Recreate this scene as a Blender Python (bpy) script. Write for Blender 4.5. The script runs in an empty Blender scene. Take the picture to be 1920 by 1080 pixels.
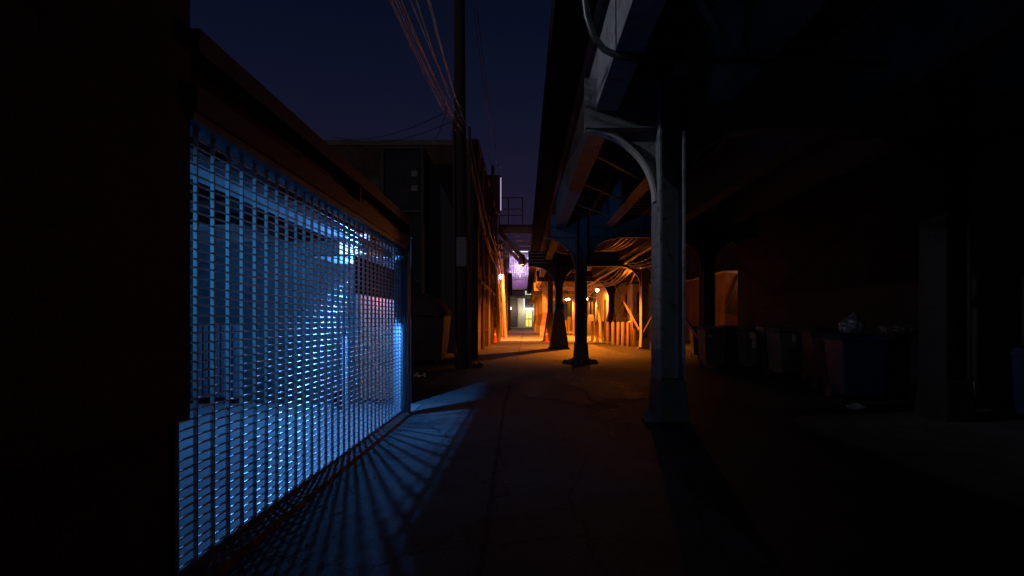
import bpy, bmesh, math, random
from mathutils import Vector, Matrix
R = math.radians
random.seed(7)
sc = bpy.context.scene
COL = sc.collection

# ------------------------------------------------------------------ helpers
class MB:
    """collects shapes in world coordinates; build() links them as ONE mesh object"""
    def __init__(s): s.v = []; s.f = []; s.smooth = []
    def add(s, vs, fs, sm=False):
        b = len(s.v); s.v += [tuple(p) for p in vs]
        for f in fs: s.f.append([b+i for i in f]); s.smooth.append(sm)
        return s
    def box(s, x0, x1, y0, y1, z0, z1):
        vs = [(x0,y0,z0),(x1,y0,z0),(x1,y1,z0),(x0,y1,z0),(x0,y0,z1),(x1,y0,z1),(x1,y1,z1),(x0,y1,z1)]
        return s.add(vs, [(0,3,2,1),(4,5,6,7),(0,1,5,4),(1,2,6,5),(2,3,7,6),(3,0,4,7)])
    def hexa(s, bot, top):
        """bot, top: four points each, counter-clockwise seen from above"""
        return s.add(list(bot)+list(top), [(0,3,2,1),(4,5,6,7),(0,1,5,4),(1,2,6,5),(2,3,7,6),(3,0,4,7)])
    def taper(s, cx, cy, z0, z1, wx0, wy0, wx1, wy1):
        q = lambda wx, wy, z: [(cx-wx/2,cy-wy/2,z),(cx+wx/2,cy-wy/2,z),(cx+wx/2,cy+wy/2,z),(cx-wx/2,cy+wy/2,z)]
        return s.hexa(q(wx0,wy0,z0), q(wx1,wy1,z1))
    def tube(s, pts, r, n=8, caps=True):
        pts = [Vector(p) for p in pts]; rings = []
        rr = r if isinstance(r, (list, tuple)) else [r]*len(pts)
        for i, p in enumerate(pts):
            d = (pts[min(i+1,len(pts)-1)] - pts[max(i-1,0)]).normalized()
            up = Vector((0,0,1)) if abs(d.z) < .9 else Vector((1,0,0))
            a = d.cross(up).normalized(); b = a.cross(d)
            rings.append([p + (a*math.cos(2*math.pi*k/n) + b*math.sin(2*math.pi*k/n))*rr[i] for k in range(n)])
        vs = [q for rg in rings for q in rg]; fs = []
        for i in range(len(pts)-1):
            for k in range(n):
                k2 = (k+1) % n
                fs.append((i*n+k, i*n+k2, (i+1)*n+k2, (i+1)*n+k))
        s.add(vs, fs, True)
        if caps:
            s.add(rings[0], [tuple(range(n))]); s.add(rings[-1], [tuple(reversed(range(n)))])
        return s
    def bar(s, p, q, w, h):
        """rectangular bar from p to q"""
        p, q = Vector(p), Vector(q); d = (q-p).normalized()
        up = Vector((0,0,1)) if abs(d.z) < .95 else Vector((0,1,0))
        a = d.cross(up).normalized()*(w/2); b = a.cross(d).normalized()*(h/2)
        return s.add([p-a-b,p+a-b,p+a+b,p-a+b,q-a-b,q+a-b,q+a+b,q-a+b],
                     [(0,1,2,3),(4,7,6,5),(0,4,5,1),(1,5,6,2),(2,6,7,3),(3,7,4,0)])
    def prism_xz(s, poly, y0, y1):
        n = len(poly)
        vs = [(x,y0,z) for x,z in poly] + [(x,y1,z) for x,z in poly]
        fs = [tuple(range(n)), tuple(reversed(range(n,2*n)))]
        fs += [(i, n+i, n+(i+1)%n, (i+1)%n) for i in range(n)]
        return s.add(vs, fs)
    def prism_yz(s, poly, x0, x1):
        n = len(poly)
        vs = [(x0,y,z) for y,z in poly] + [(x1,y,z) for y,z in poly]
        fs = [tuple(range(n)), tuple(reversed(range(n,2*n)))]
        fs += [(i, n+i, n+(i+1)%n, (i+1)%n) for i in range(n)]
        return s.add(vs, fs)
    def build(s, name, m, parent=None, bevel=0):
        off = Vector((0,0,0))
        q = parent
        while q: off += q.location; q = q.parent
        me = bpy.data.meshes.new(name)
        me.from_pydata([(v[0]-off.x, v[1]-off.y, v[2]-off.z) for v in s.v], [], s.f)
        me.polygons.foreach_set('use_smooth', s.smooth)
        bm = bmesh.new(); bm.from_mesh(me)
        bmesh.ops.recalc_face_normals(bm, faces=bm.faces[:])
        if bevel:
            es = [e for e in bm.edges if len(e.link_faces) == 2 and e.calc_face_angle(0) > .9]
            bmesh.ops.bevel(bm, geom=es, offset=bevel, segments=2, affect='EDGES', profile=.6)
        bm.to_mesh(me); bm.free()
        me.materials.append(m)
        o = bpy.data.objects.new(name, me); COL.objects.link(o)
        if parent: o.parent = parent
        return o

def tag(o, label=None, cat=None, group=None, kind=None):
    if label: o['label'] = label
    if cat: o['category'] = cat
    if group: o['group'] = group
    if kind: o['kind'] = kind
    return o
def thing(name, loc, label, cat, group=None):
    o = bpy.data.objects.new(name, None); COL.objects.link(o); o.location = loc
    o.empty_display_size = .2
    return tag(o, label, cat, group)
def copy_tree(o, parent=None):
    c = o.copy(); COL.objects.link(c)
    if parent: c.parent = parent
    for ch in [k for k in COL.objects if k.parent == o]: copy_tree(ch, c)
    return c
def jit(a): return random.uniform(-a, a)

# ------------------------------------------------------------------ materials
def new_mat(name):
    m = bpy.data.materials.new(name); m.use_nodes = True
    nt = m.node_tree; b = nt.nodes['Principled BSDF']
    return m, nt, b
def L(nt, a, b): nt.links.new(a, b)
def N(nt, t, **kw):
    n = nt.nodes.new(t)
    for k, v in kw.items():
        if k in n.inputs: n.inputs[k].default_value = v
        else: setattr(n, k, v)
    return n
def c4(c): return (c[0], c[1], c[2], 1)
def worn(name, c1, c2, scale=3, rough=.7, metal=0, bump=.2, bscale=40, stain=None, stretch=(1,1,1), contrast=(.35,.65), spec=.5, rvar=.15):
    m, nt, b = new_mat(name)
    tc = N(nt, 'ShaderNodeTexCoord'); mp = N(nt, 'ShaderNodeMapping'); mp.inputs['Scale'].default_value = stretch
    L(nt, tc.outputs['Object'], mp.inputs['Vector'])
    n1 = N(nt, 'ShaderNodeTexNoise', Scale=scale, Detail=8.0, Roughness=.65); L(nt, mp.outputs[0], n1.inputs['Vector'])
    cr = N(nt, 'ShaderNodeValToRGB'); cr.color_ramp.elements[0].position = contrast[0]; cr.color_ramp.elements[1].position = contrast[1]
    cr.color_ramp.elements[0].color = c4(c1); cr.color_ramp.elements[1].color = c4(c2)
    L(nt, n1.outputs['Fac'], cr.inputs['Fac'])
    out = cr.outputs['Color']
    if stain:
        n2 = N(nt, 'ShaderNodeTexNoise', Scale=scale*2.3, Detail=10.0, Roughness=.75, Distortion=.6); L(nt, mp.outputs[0], n2.inputs['Vector'])
        r2 = N(nt, 'ShaderNodeValToRGB'); r2.color_ramp.elements[0].position = .54; r2.color_ramp.elements[1].position = .62
        r2.color_ramp.elements[0].color = (0,0,0,1); r2.color_ramp.elements[1].color = (1,1,1,1)
        L(nt, n2.outputs['Fac'], r2.inputs['Fac'])
        mx = N(nt, 'ShaderNodeMix', data_type='RGBA'); mx.inputs[7].default_value = c4(stain)
        L(nt, r2.outputs['Color'], mx.inputs[0]); L(nt, out, mx.inputs[6]); out = mx.outputs[2]
    L(nt, out, b.inputs['Base Color'])
    b.inputs['Metallic'].default_value = metal; b.inputs['Specular IOR Level'].default_value = spec
    n3 = N(nt, 'ShaderNodeTexNoise', Scale=bscale, Detail=6.0, Roughness=.7); L(nt, mp.outputs[0], n3.inputs['Vector'])
    mr = N(nt, 'ShaderNodeMapRange'); mr.inputs['To Min'].default_value = max(.05, rough-rvar); mr.inputs['To Max'].default_value = min(1, rough+rvar)
    L(nt, n1.outputs['Fac'], mr.inputs['Value']); L(nt, mr.outputs[0], b.inputs['Roughness'])
    if bump:
        bp = N(nt, 'ShaderNodeBump', Strength=bump, Distance=.02); L(nt, n3.outputs['Fac'], bp.inputs['Height']); L(nt, bp.outputs[0], b.inputs['Normal'])
    return m
def brick(name, c1, c2, mortar, dirt=.5, bw=.22, bh=.075):
    m, nt, b = new_mat(name)
    tc = N(nt, 'ShaderNodeTexCoord'); sp = N(nt, 'ShaderNodeSeparateXYZ'); L(nt, tc.outputs['Object'], sp.inputs[0])
    ad = N(nt, 'ShaderNodeMath', operation='ADD'); L(nt, sp.outputs[0], ad.inputs[0]); L(nt, sp.outputs[1], ad.inputs[1])
    cb = N(nt, 'ShaderNodeCombineXYZ'); L(nt, ad.outputs[0], cb.inputs[0]); L(nt, sp.outputs[2], cb.inputs[1])
    bk = N(nt, 'ShaderNodeTexBrick', Scale=1.0); bk.inputs['Brick Width'].default_value = bw; bk.inputs['Row Height'].default_value = bh
    bk.inputs['Mortar Size'].default_value = .009; bk.inputs['Mortar Smooth'].default_value = .3; bk.inputs['Bias'].default_value = -.2
    bk.inputs['Color1'].default_value = c4(c1); bk.inputs['Color2'].default_value = c4(c2); bk.inputs['Mortar'].default_value = c4(mortar)
    L(nt, cb.outputs[0], bk.inputs['Vector'])
    n1 = N(nt, 'ShaderNodeTexNoise', Scale=.9, Detail=9.0, Roughness=.7); L(nt, tc.outputs['Object'], n1.inputs['Vector'])
    cr = N(nt, 'ShaderNodeValToRGB'); cr.color_ramp.elements[0].position = .35; cr.color_ramp.elements[1].position = .68
    cr.color_ramp.elements[0].color = (1-dirt,)*3+(1,); cr.color_ramp.elements[1].color = (1,1,1,1)
    L(nt, n1.outputs['Fac'], cr.inputs['Fac'])
    mx = N(nt, 'ShaderNodeMix', data_type='RGBA', blend_type='MULTIPLY'); mx.inputs[0].default_value = 1
    L(nt, bk.outputs['Color'], mx.inputs[6]); L(nt, cr.outputs['Color'], mx.inputs[7]); L(nt, mx.outputs[2], b.inputs['Base Color'])
    b.inputs['Roughness'].default_value = .85
    n3 = N(nt, 'ShaderNodeTexNoise', Scale=60.0, Detail=4.0); L(nt, tc.outputs['Object'], n3.inputs['Vector'])
    m2 = N(nt, 'ShaderNodeMath', operation='MULTIPLY_ADD'); m2.inputs[1].default_value = -1.0
    L(nt, bk.outputs['Fac'], m2.inputs[0]); L(nt, n3.outputs['Fac'], m2.inputs[2])
    bp = N(nt, 'ShaderNodeBump', Strength=.6, Distance=.012); L(nt, m2.outputs[0], bp.inputs['Height']); L(nt, bp.outputs[0], b.inputs['Normal'])
    return m
def emit(name, c, s):
    m, nt, b = new_mat(name)
    b.inputs['Base Color'].default_value = (.2,.2,.2,1)
    b.inputs['Emission Color'].default_value = c4(c); b.inputs['Emission Strength'].default_value = s
    return m

def ground_mat(name, c1, c2, agg, rough, cracks=True, bump=.5, spec=.5):
    """worn road surface: broad patches, aggregate speckle, fine cracks"""
    m, nt, b = new_mat(name)
    tc = N(nt, 'ShaderNodeTexCoord'); V = tc.outputs['Object']
    n1 = N(nt, 'ShaderNodeTexNoise', Scale=.55, Detail=8.0, Roughness=.7, Distortion=.4); L(nt, V, n1.inputs['Vector'])
    cr = N(nt, 'ShaderNodeValToRGB'); cr.color_ramp.elements[0].position = .36; cr.color_ramp.elements[1].position = .66
    cr.color_ramp.elements[0].color = c4(c1); cr.color_ramp.elements[1].color = c4(c2); L(nt, n1.outputs['Fac'], cr.inputs['Fac'])
    n2 = N(nt, 'ShaderNodeTexNoise', Scale=90.0, Detail=3.0, Roughness=.8); L(nt, V, n2.inputs['Vector'])
    r2 = N(nt, 'ShaderNodeMapRange'); r2.inputs['From Min'].default_value = .3; r2.inputs['From Max'].default_value = .7
    r2.inputs['To Min'].default_value = 1-agg; r2.inputs['To Max'].default_value = 1+agg; L(nt, n2.outputs['Fac'], r2.inputs['Value'])
    mx = N(nt, 'ShaderNodeMix', data_type='RGBA', blend_type='MULTIPLY'); mx.inputs[0].default_value = 1
    L(nt, cr.outputs[0], mx.inputs[6]); L(nt, r2.outputs[0], mx.inputs[7]); out = mx.outputs[2]
    wob = N(nt, 'ShaderNodeTexNoise', Scale=1.7, Detail=6.0, Roughness=.7); L(nt, V, wob.inputs['Vector'])
    wv = N(nt, 'ShaderNodeMix', data_type='RGBA', blend_type='ADD'); wv.inputs[0].default_value = .9
    L(nt, V, wv.inputs[6]); L(nt, wob.outputs['Color'], wv.inputs[7])
    vo = N(nt, 'ShaderNodeTexVoronoi', feature='DISTANCE_TO_EDGE', Scale=.42); L(nt, wv.outputs[2], vo.inputs['Vector'])
    rc = N(nt, 'ShaderNodeMapRange'); rc.inputs['From Min'].default_value = 0; rc.inputs['From Max'].default_value = .006
    L(nt, vo.outputs['Distance'], rc.inputs['Value'])
    if cracks:
        mc = N(nt, 'ShaderNodeMix', data_type='RGBA'); mc.inputs[6].default_value = (.008,.008,.008,1)
        L(nt, rc.outputs[0], mc.inputs[0]); L(nt, out, mc.inputs[7]); out = mc.outputs[2]
    L(nt, out, b.inputs['Base Color'])
    rr = N(nt, 'ShaderNodeMapRange'); rr.inputs['To Min'].default_value = rough-.25; rr.inputs['To Max'].default_value = rough+.2
    L(nt, n1.outputs['Fac'], rr.inputs['Value']); L(nt, rr.outputs[0], b.inputs['Roughness'])
    b.inputs['Specular IOR Level'].default_value = spec
    n4 = N(nt, 'ShaderNodeTexNoise', Scale=7.0, Detail=8.0, Roughness=.75); L(nt, V, n4.inputs['Vector'])
    a1 = N(nt, 'ShaderNodeMath', operation='MULTIPLY_ADD'); a1.inputs[1].default_value = .35
    L(nt, n2.outputs['Fac'], a1.inputs[0]); L(nt, n4.outputs['Fac'], a1.inputs[2])
    hh = a1.outputs[0]
    if cracks:
        a2 = N(nt, 'ShaderNodeMath', operation='MULTIPLY_ADD'); a2.inputs[1].default_value = .5
        L(nt, rc.outputs[0], a2.inputs[0]); L(nt, hh, a2.inputs[2]); hh = a2.outputs[0]
    bp = N(nt, 'ShaderNodeBump', Strength=bump, Distance=.03); L(nt, hh, bp.inputs['Height']); L(nt, bp.outputs[0], b.inputs['Normal'])
    return m

M = {}
M['asphalt']  = ground_mat('asphalt', (.025,.025,.026), (.06,.058,.055), .6, .8, bump=.8, spec=.15)
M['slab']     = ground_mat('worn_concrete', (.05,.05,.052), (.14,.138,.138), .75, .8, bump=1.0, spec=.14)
M['wet']      = ground_mat('damp_gravel', (.05,.05,.05), (.12,.115,.11), .9, .33, cracks=False, bump=1.0, spec=.6)
M['wet'].node_tree.nodes['Bump'].inputs['Distance'].default_value = .12
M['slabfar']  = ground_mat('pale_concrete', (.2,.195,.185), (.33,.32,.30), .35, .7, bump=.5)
M['patch']    = ground_mat('tar_patch', (.03,.03,.031), (.085,.083,.082), .9, .72, cracks=True, bump=1.3, spec=.2)
M['gfloor']   = ground_mat('smooth_floor', (.10,.10,.10), (.15,.15,.147), .2, .6, cracks=False, bump=.12)
M['crack']    = worn('crack_dark', (.006,.006,.006), (.015,.014,.013), rough=.95, bump=.3)
M['kerb']     = ground_mat('kerb_concrete', (.2,.195,.19), (.3,.29,.28), .3, .75, cracks=False, bump=.4)
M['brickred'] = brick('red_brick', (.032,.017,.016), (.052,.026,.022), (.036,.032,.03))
M['brickbrn'] = brick('brown_brick', (.16,.085,.05), (.24,.13,.075), (.13,.11,.09))
M['brickbuf'] = brick('buff_brick', (.36,.25,.14), (.46,.33,.2), (.3,.26,.2), dirt=.4)
M['brickpier']= brick('pier_brick', (.13,.055,.042), (.2,.08,.06), (.10,.085,.075), dirt=.6)
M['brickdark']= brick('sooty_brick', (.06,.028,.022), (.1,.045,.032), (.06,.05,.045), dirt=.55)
M['stucco']   = worn('stucco', (.30,.27,.21), (.42,.38,.3), 1.2, .85, bump=.4, stain=(.17,.14,.1))
M['stone']    = worn('facade_stone', (.3,.28,.25), (.42,.4,.36), .5, .8, bump=.2)
M['framepaint']=worn('brown_frame_paint', (.10,.042,.032), (.15,.062,.044), 4, .5, bump=.15, stain=(.06,.026,.018), stretch=(1,.4,1))
M['blackout'] = worn('blackout_board', (.008,.007,.007), (.018,.016,.015), 3, .95, bump=.4, spec=.05)  # near-black matte that keeps added boards and lamp shields dark
M['darkpanel']= worn('dark_fascia', (.02,.02,.024), (.035,.034,.04), 2, .45, bump=.1)
M['grille']   = worn('grille_steel', (.42,.43,.45), (.6,.61,.63), 18, .31, metal=.9, bump=.04, rvar=.08)
M['strip']    = worn('grille_strip', (.62,.62,.64), (.82,.82,.84), 12, .5, metal=.0, bump=.05, stain=(.45,.42,.4))
M['beampaint']= worn('pale_paint', (.68,.68,.68), (.8,.8,.8), 5, .55, bump=.1)
M['lintel']   = worn('lintel_steel', (.2,.2,.21), (.3,.3,.31), 5, .5, metal=.3, bump=.1)
M['sillpaint']= worn('sill_rust', (.13,.05,.035), (.2,.085,.06), 9, .7, bump=.5, stain=(.07,.03,.02), bscale=25)
M['jamb']     = worn('jamb_steel', (.22,.23,.26), (.32,.33,.36), 6, .5, metal=.3, bump=.1)
M['gwall']    = worn('garage_wall', (.02,.0195,.0195), (.042,.04,.039), .8, .85, bump=.3, stain=(.014,.013,.013))
M['gceil']    = worn('garage_ceiling', (.065,.045,.034), (.105,.07,.052), 1.5, .8, bump=.2)
M['metalcab'] = worn('cabinet_grey', (.07,.072,.077), (.11,.112,.118), 4, .55, metal=.1, bump=.08, stain=(.05,.05,.052))
M['cardboard']= worn('cardboard', (.2,.14,.085), (.27,.19,.12), 5, .85, bump=.15)
M['reddoor']  = worn('red_door_paint', (.3,.07,.03), (.42,.11,.05), 3, .5, bump=.15, stain=(.2,.05,.03))
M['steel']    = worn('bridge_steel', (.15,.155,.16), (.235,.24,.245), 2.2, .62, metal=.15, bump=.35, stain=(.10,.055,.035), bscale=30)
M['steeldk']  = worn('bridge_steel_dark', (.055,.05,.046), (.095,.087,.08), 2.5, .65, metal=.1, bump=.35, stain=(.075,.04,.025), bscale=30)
M['steelshade']= worn('bridge_steel_shaded', (.006,.006,.0065), (.013,.0125,.013), 2.5, .8, bump=.35, stain=(.014,.01,.008), bscale=30, spec=.2)  # same steel for the outer row, its shade put into the colour
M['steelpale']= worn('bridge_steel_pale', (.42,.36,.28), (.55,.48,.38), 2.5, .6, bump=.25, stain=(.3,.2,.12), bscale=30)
M['brownfoot']= worn('brown_foot_paint', (.19,.11,.07), (.27,.16,.10), 4, .65, bump=.3)
M['pedestal'] = worn('concrete_pedestal', (.3,.28,.25), (.44,.41,.37), 3, .85, bump=.4)
M['rubble']   = worn('broken_concrete', (.07,.065,.06), (.16,.15,.14), 7, .95, bump=.9, bscale=18)
M['timber']   = worn('tie_timber', (.05,.036,.027), (.1,.072,.052), 4, .9, bump=.5, stretch=(.3,1,1))
M['polewood'] = worn('pole_wood', (.025,.02,.018), (.055,.043,.036), 6, .9, bump=.6, stretch=(1,1,.12))
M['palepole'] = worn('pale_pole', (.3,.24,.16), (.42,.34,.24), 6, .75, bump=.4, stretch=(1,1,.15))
M['rubber']   = worn('cable_rubber', (.03,.03,.03), (.05,.05,.05), 6, .4, bump=.05)
M['wire']     = worn('bare_wire', (.45,.45,.47), (.6,.6,.62), 6, .35, metal=.6, bump=0)
M['pipe']     = worn('galvanised_pipe', (.34,.3,.24), (.46,.41,.33), 5, .42, metal=.5, bump=.1)
M['cablelt']  = worn('grey_cable', (.3,.27,.22), (.45,.4,.33), 6, .45, bump=.05)
M['yellow']   = worn('yellow_paint', (.55,.36,.04), (.68,.46,.06), 5, .55, bump=.2, stain=(.3,.2,.08))
M['bollardgr']= worn('faded_post_paint', (.13,.09,.04), (.2,.14,.065), 5, .75, bump=.3, stain=(.16,.1,.06))
M['orangecone']=worn('orange_cone', (.5,.09,.02), (.6,.13,.03), 6, .6, bump=.05)
M['blackplas']= worn('black_plastic', (.018,.018,.02), (.03,.03,.033), 5, .5, bump=.08)
M['greyplas'] = worn('grey_plastic', (.075,.07,.07), (.12,.115,.11), 4, .6, bump=.15, stain=(.04,.036,.033))
M['blueplas'] = worn('blue_plastic', (.002,.006,.03), (.004,.01,.045), 4, .55, bump=.15, stain=(.004,.006,.03))
M['bag']      = worn('bag_plastic', (.045,.048,.056), (.08,.084,.094), 5, .4, bump=.6, bscale=9)
M['paper']    = worn('paper', (.3,.27,.24), (.42,.39,.34), 14, .85, bump=.1)
M['sticker']  = worn('sticker', (.55,.3,.13), (.7,.42,.2), 30, .7, bump=.0, stain=(.3,.16,.08))
M['corr']     = worn('corrugated_steel', (.035,.037,.042), (.065,.067,.075), 2, .6, metal=.3, bump=.15, stain=(.06,.045,.035))
M['doordark'] = worn('dark_door_paint', (.035,.032,.03), (.06,.055,.05), 3, .6, bump=.15)
M['darkglass']= worn('dark_glass', (.012,.013,.016), (.02,.021,.025), 2, .45, bump=0)
M['coping']   = worn('coping_stone', (.17,.14,.12), (.25,.21,.18), 3, .85, bump=.4)
M['roofing']  = worn('roof_felt', (.03,.03,.03), (.05,.05,.05), 3, .9, bump=.4)
M['lilac']    = worn('lilac_panel', (.5,.36,.5), (.6,.45,.6), 2, .6, bump=.05)
M['whitepaint']=worn('white_rail_paint', (.6,.6,.62), (.72,.72,.74), 4, .5, bump=.05)
M['lampcase'] = worn('lamp_case', (.12,.12,.125), (.18,.18,.19), 6, .5, metal=.4, bump=.1)
M['tarp']     = worn('brown_tarp', (.035,.025,.02), (.06,.044,.034), 3, .8, bump=.5, bscale=8)
M['e_blue']   = emit('cold_diffuser', (.40,.66,1.0), 2.4)
M['e_white']  = emit('white_tube', (1.0,.82,.86), 5.0)
M['e_sodium'] = emit('sodium_bulb', (1.0,.66,.42), 30.0)
M['e_cool']   = emit('cool_bulb', (.55,.85,1.0), 18.0)
M['e_yellow'] = emit('lit_yellow_room', (1.0,.78,.12), .9)
M['e_cream']  = emit('lit_cream_room', (.95,.95,.6), .75)
M['e_lilac']  = emit('lilac_glow', (.5,.32,.75), .22)
M['e_lattice']   = emit('lattice_glow', (.85,.75,1.0), .9)
M['e_orange'] = emit('orange_glow', (1.0,.36,.04), 2.2)
M['e_strip']  = emit('white_strip', (.85,.8,1.0), 2.0)
M['e_edge']   = emit('edge_glow', (.75,.6,.9), .7)  # glow for the lit edge of the roof duct

# ------------------------------------------------------------------ camera, world
cam = bpy.data.cameras.new('camera'); co = bpy.data.objects.new('camera', cam); COL.objects.link(co)
co.location = (0,0,1.5); co.rotation_euler = (R(90),0,0)
cam.lens = 20; cam.sensor_width = 36; cam.shift_x = -23/1920; cam.shift_y = 62/1920
cam.clip_start = .05; cam.clip_end = 2000
sc.camera = co

w = bpy.data.worlds.new('World'); sc.world = w; w.use_nodes = True
nt = w.node_tree; bg = nt.nodes['Background']
sky = N(nt, 'ShaderNodeTexSky', sky_type='NISHITA'); sky.sun_disc = False; sky.sun_elevation = R(-4.5); sky.sun_rotation = R(20)
tc = N(nt, 'ShaderNodeTexCoord'); sp = N(nt, 'ShaderNodeSeparateXYZ'); L(nt, tc.outputs['Generated'], sp.inputs[0])
cr = N(nt, 'ShaderNodeValToRGB'); els = cr.color_ramp.elements
els[0].position = 0.0; els[0].color = (.019,.0108,.0335,1)
els[1].position = .62; els[1].color = (.0017,.0035,.0125,1)
e = els.new(.16); e.color = (.0142,.0098,.0310,1)
e = els.new(.32); e.color = (.0064,.0071,.0235,1)
e = els.new(.46); e.color = (.0026,.0049,.0170,1)
L(nt, sp.outputs[2], cr.inputs[0])
mx = N(nt, 'ShaderNodeMix', data_type='RGBA', blend_type='ADD'); mx.inputs[0].default_value = .02
L(nt, cr.outputs[0], mx.inputs[6]); L(nt, sky.outputs[0], mx.inputs[7]); L(nt, mx.outputs[2], bg.inputs[0])
bg.inputs[1].default_value = .85
sc.view_settings.view_transform = 'Standard'; sc.view_settings.look = 'None'; sc.view_settings.exposure = 0; sc.view_settings.gamma = 1

def lamp(kind, loc, power, color, parent=None, radius=.05, aim=None, angle=60, blend=.4):
    l = bpy.data.lights.new('lamp_light', kind); l.energy = power; l.color = color
    if kind in ('POINT', 'SPOT'): l.shadow_soft_size = radius
    o = bpy.data.objects.new('lamp_light', l); COL.objects.link(o)
    p = Vector(loc)
    if parent:
        o.parent = parent; o.location = p - parent.location
    else: o.location = p
    if kind == 'SPOT':
        l.spot_size = R(angle); l.spot_blend = blend
    if aim is not None:
        d = (Vector(aim) - p).normalized(); o.rotation_euler = d.to_track_quat('-Z', 'Y').to_euler()
    return o
SOD = (1.0, .235, .015)
BLUE = (.066, .315, .95)

# ------------------------------------------------------------------ ground
g = MB(); g.add([(-300,-60,0),(300,-60,0),(300,500,0),(-300,500,0)], [(0,1,2,3)])
tag(g.build('ground', M['asphalt']), kind='structure')
def strip(name, m, xl, xr, y0, y1, z, step=.22, jl=.0, jr=.0):
    mb = MB(); n = int((y1-y0)/step); vs = []; fs = []
    a = b = 0
    for i in range(n+1):
        y = y0 + (y1-y0)*i/n
        a = a*.8 + jit(jl); b = b*.8 + jit(jr)
        vs += [(xl(y)+a, y, z), (xr(y)+b, y, z)]
        if i: fs.append((2*i-2, 2*i-1, 2*i+1, 2*i))
    mb.add(vs, fs); return tag(mb.build(name, m), kind='structure')
seam = lambda y: -.225 - .012*min(y, 10) + .004*max(0, y-10)
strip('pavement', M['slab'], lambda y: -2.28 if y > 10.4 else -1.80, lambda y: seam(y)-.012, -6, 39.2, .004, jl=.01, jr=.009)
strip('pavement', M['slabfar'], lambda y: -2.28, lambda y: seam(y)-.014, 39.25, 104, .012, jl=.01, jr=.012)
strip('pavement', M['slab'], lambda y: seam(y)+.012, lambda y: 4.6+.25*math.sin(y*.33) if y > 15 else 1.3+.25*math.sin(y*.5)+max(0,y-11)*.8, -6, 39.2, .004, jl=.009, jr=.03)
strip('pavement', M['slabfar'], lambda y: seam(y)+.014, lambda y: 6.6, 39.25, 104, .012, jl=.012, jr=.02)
# dark tar patch in the middle of the alley, uneven outline
def blotch(name, m, cx, cy, rx, ry, z, seed, n=130):
    rnd = random.Random(seed); ph = [rnd.uniform(0,6.28) for _ in range(6)]
    vs = [(cx,cy,z)]
    for k in range(n):
        t = 2*math.pi*k/n
        q = 1 + sum(math.sin((j+2)*t+ph[j])*.10/(j*.5+1) for j in range(6)) + rnd.uniform(-.06,.06)
        vs.append((cx+rx*q*math.cos(t), cy+ry*q*math.sin(t), z))
    mb = MB(); mb.add(vs, [(0,1+k,1+(k+1)%n) for k in range(n)])
    return tag(mb.build(name, m), kind='structure')
blotch('tar_patch', M['patch'], 1.15, 13.0, 1.15, 3.0, .009, 3)
def crack(pts, wd, z=.0085):
    vs = []; fs = []; fine = []
    for (x0,y0),(x1,y1) in zip(pts, pts[1:]):
        n = max(2, int(math.hypot(x1-x0,y1-y0)/.07))
        for i in range(n): fine.append((x0+(x1-x0)*i/n+jit(.016), y0+(y1-y0)*i/n+jit(.016)))
    for i, (x, y) in enumerate(fine):
        a = wd*random.uniform(.25,1)
        vs += [(x-a,y-a*.4,z),(x+a,y+a*.4,z)]
        if i: fs.append((2*i-2,2*i-1,2*i+1,2*i))
    mb = MB(); mb.add(vs, fs); tag(mb.build('crack', M['crack']), kind='structure')
crack([(.62,5.98),(.5,5.3),(.38,4.87),(.40,4.5),(.46,4.15),(.43,3.7),(.5,3.2)], .007)
crack([(seam(y*.5), y*.5) for y in range(5, 78)], .026)
crack([(seam(y), y) for y in range(40, 104)], .03, .0165)
crack([(-.35,6.6),(-.2,6.62)], .02)
crack([(-.2,7.0),(.3,7.08),(.75,7.0),(1.0,7.1)], .008)
crack([(-1.7,9.55),(-1.2,9.62),(-.8,9.9),(-.3,9.95),(.2,9.8)], .035)
crack([(.1,15.5),(.7,14.9),(.9,13.6),(1.3,12.2),(1.25,10.6),(1.7,9.8)], .03, .0165)
crack([(1.25,10.6),(2.0,10.4),(3.1,10.7)], .025, .0165)
crack([(-1.6,6.1),(-1.1,6.2),(-.7,6.15),(-.25,6.2)], .007)
crack([(-.3,4.2),(-.5,4.0),(-.62,3.6)], .008)

mb = MB(); rnd = random.Random(11)
for k in range(900):
    q = rnd.random()
    if q < .3: x, y = -1.75+abs(rnd.gauss(0,.18)), rnd.uniform(3.3,12)
    elif q < .5: x, y = 2.2+rnd.gauss(0,.7), 8.6+rnd.gauss(0,.7)
    elif q < .7: x, y = rnd.gauss(-.25,.15), rnd.uniform(3,30)
    else: x, y = rnd.uniform(-1.7,4.5), rnd.uniform(2.6,26)
    r = rnd.uniform(.004,.014)*(1.6 if rnd.random() < .08 else 1); a0 = rnd.uniform(0,6)
    if -2.06 < x < -1.78 and y < 9.2: x = -1.7
    vs = [(x+r*math.cos(a0+j*1.57)*rnd.uniform(.7,1.3), y+r*math.sin(a0+j*1.57)*rnd.uniform(.7,1.3), .006) for j in range(4)] + [(x+rnd.uniform(-r,r)*.4, y+rnd.uniform(-r,r)*.4, .006+r*rnd.uniform(.6,1.2))]
    mb.add(vs, [(0,1,4),(1,2,4),(2,3,4),(3,0,4),(3,2,1,0)])
mw = MB()
for k in range(700):
    x, y = 1.75+rnd.gauss(0,.5), 13.2+rnd.gauss(0,2.2)
    r = rnd.uniform(.01,.032); a0 = rnd.uniform(0,6)
    vs = [(x+r*math.cos(a0+j*1.57)*rnd.uniform(.7,1.3), y+r*math.sin(a0+j*1.57)*rnd.uniform(.7,1.3), .0095) for j in range(4)] + [(x+rnd.uniform(-r,r)*.5, y+rnd.uniform(-r,r)*.5, .0095+r*rnd.uniform(.08,.4))]
    mw.add(vs, [(0,1,4),(1,2,4),(2,3,4),(3,0,4),(3,2,1,0)])
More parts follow.
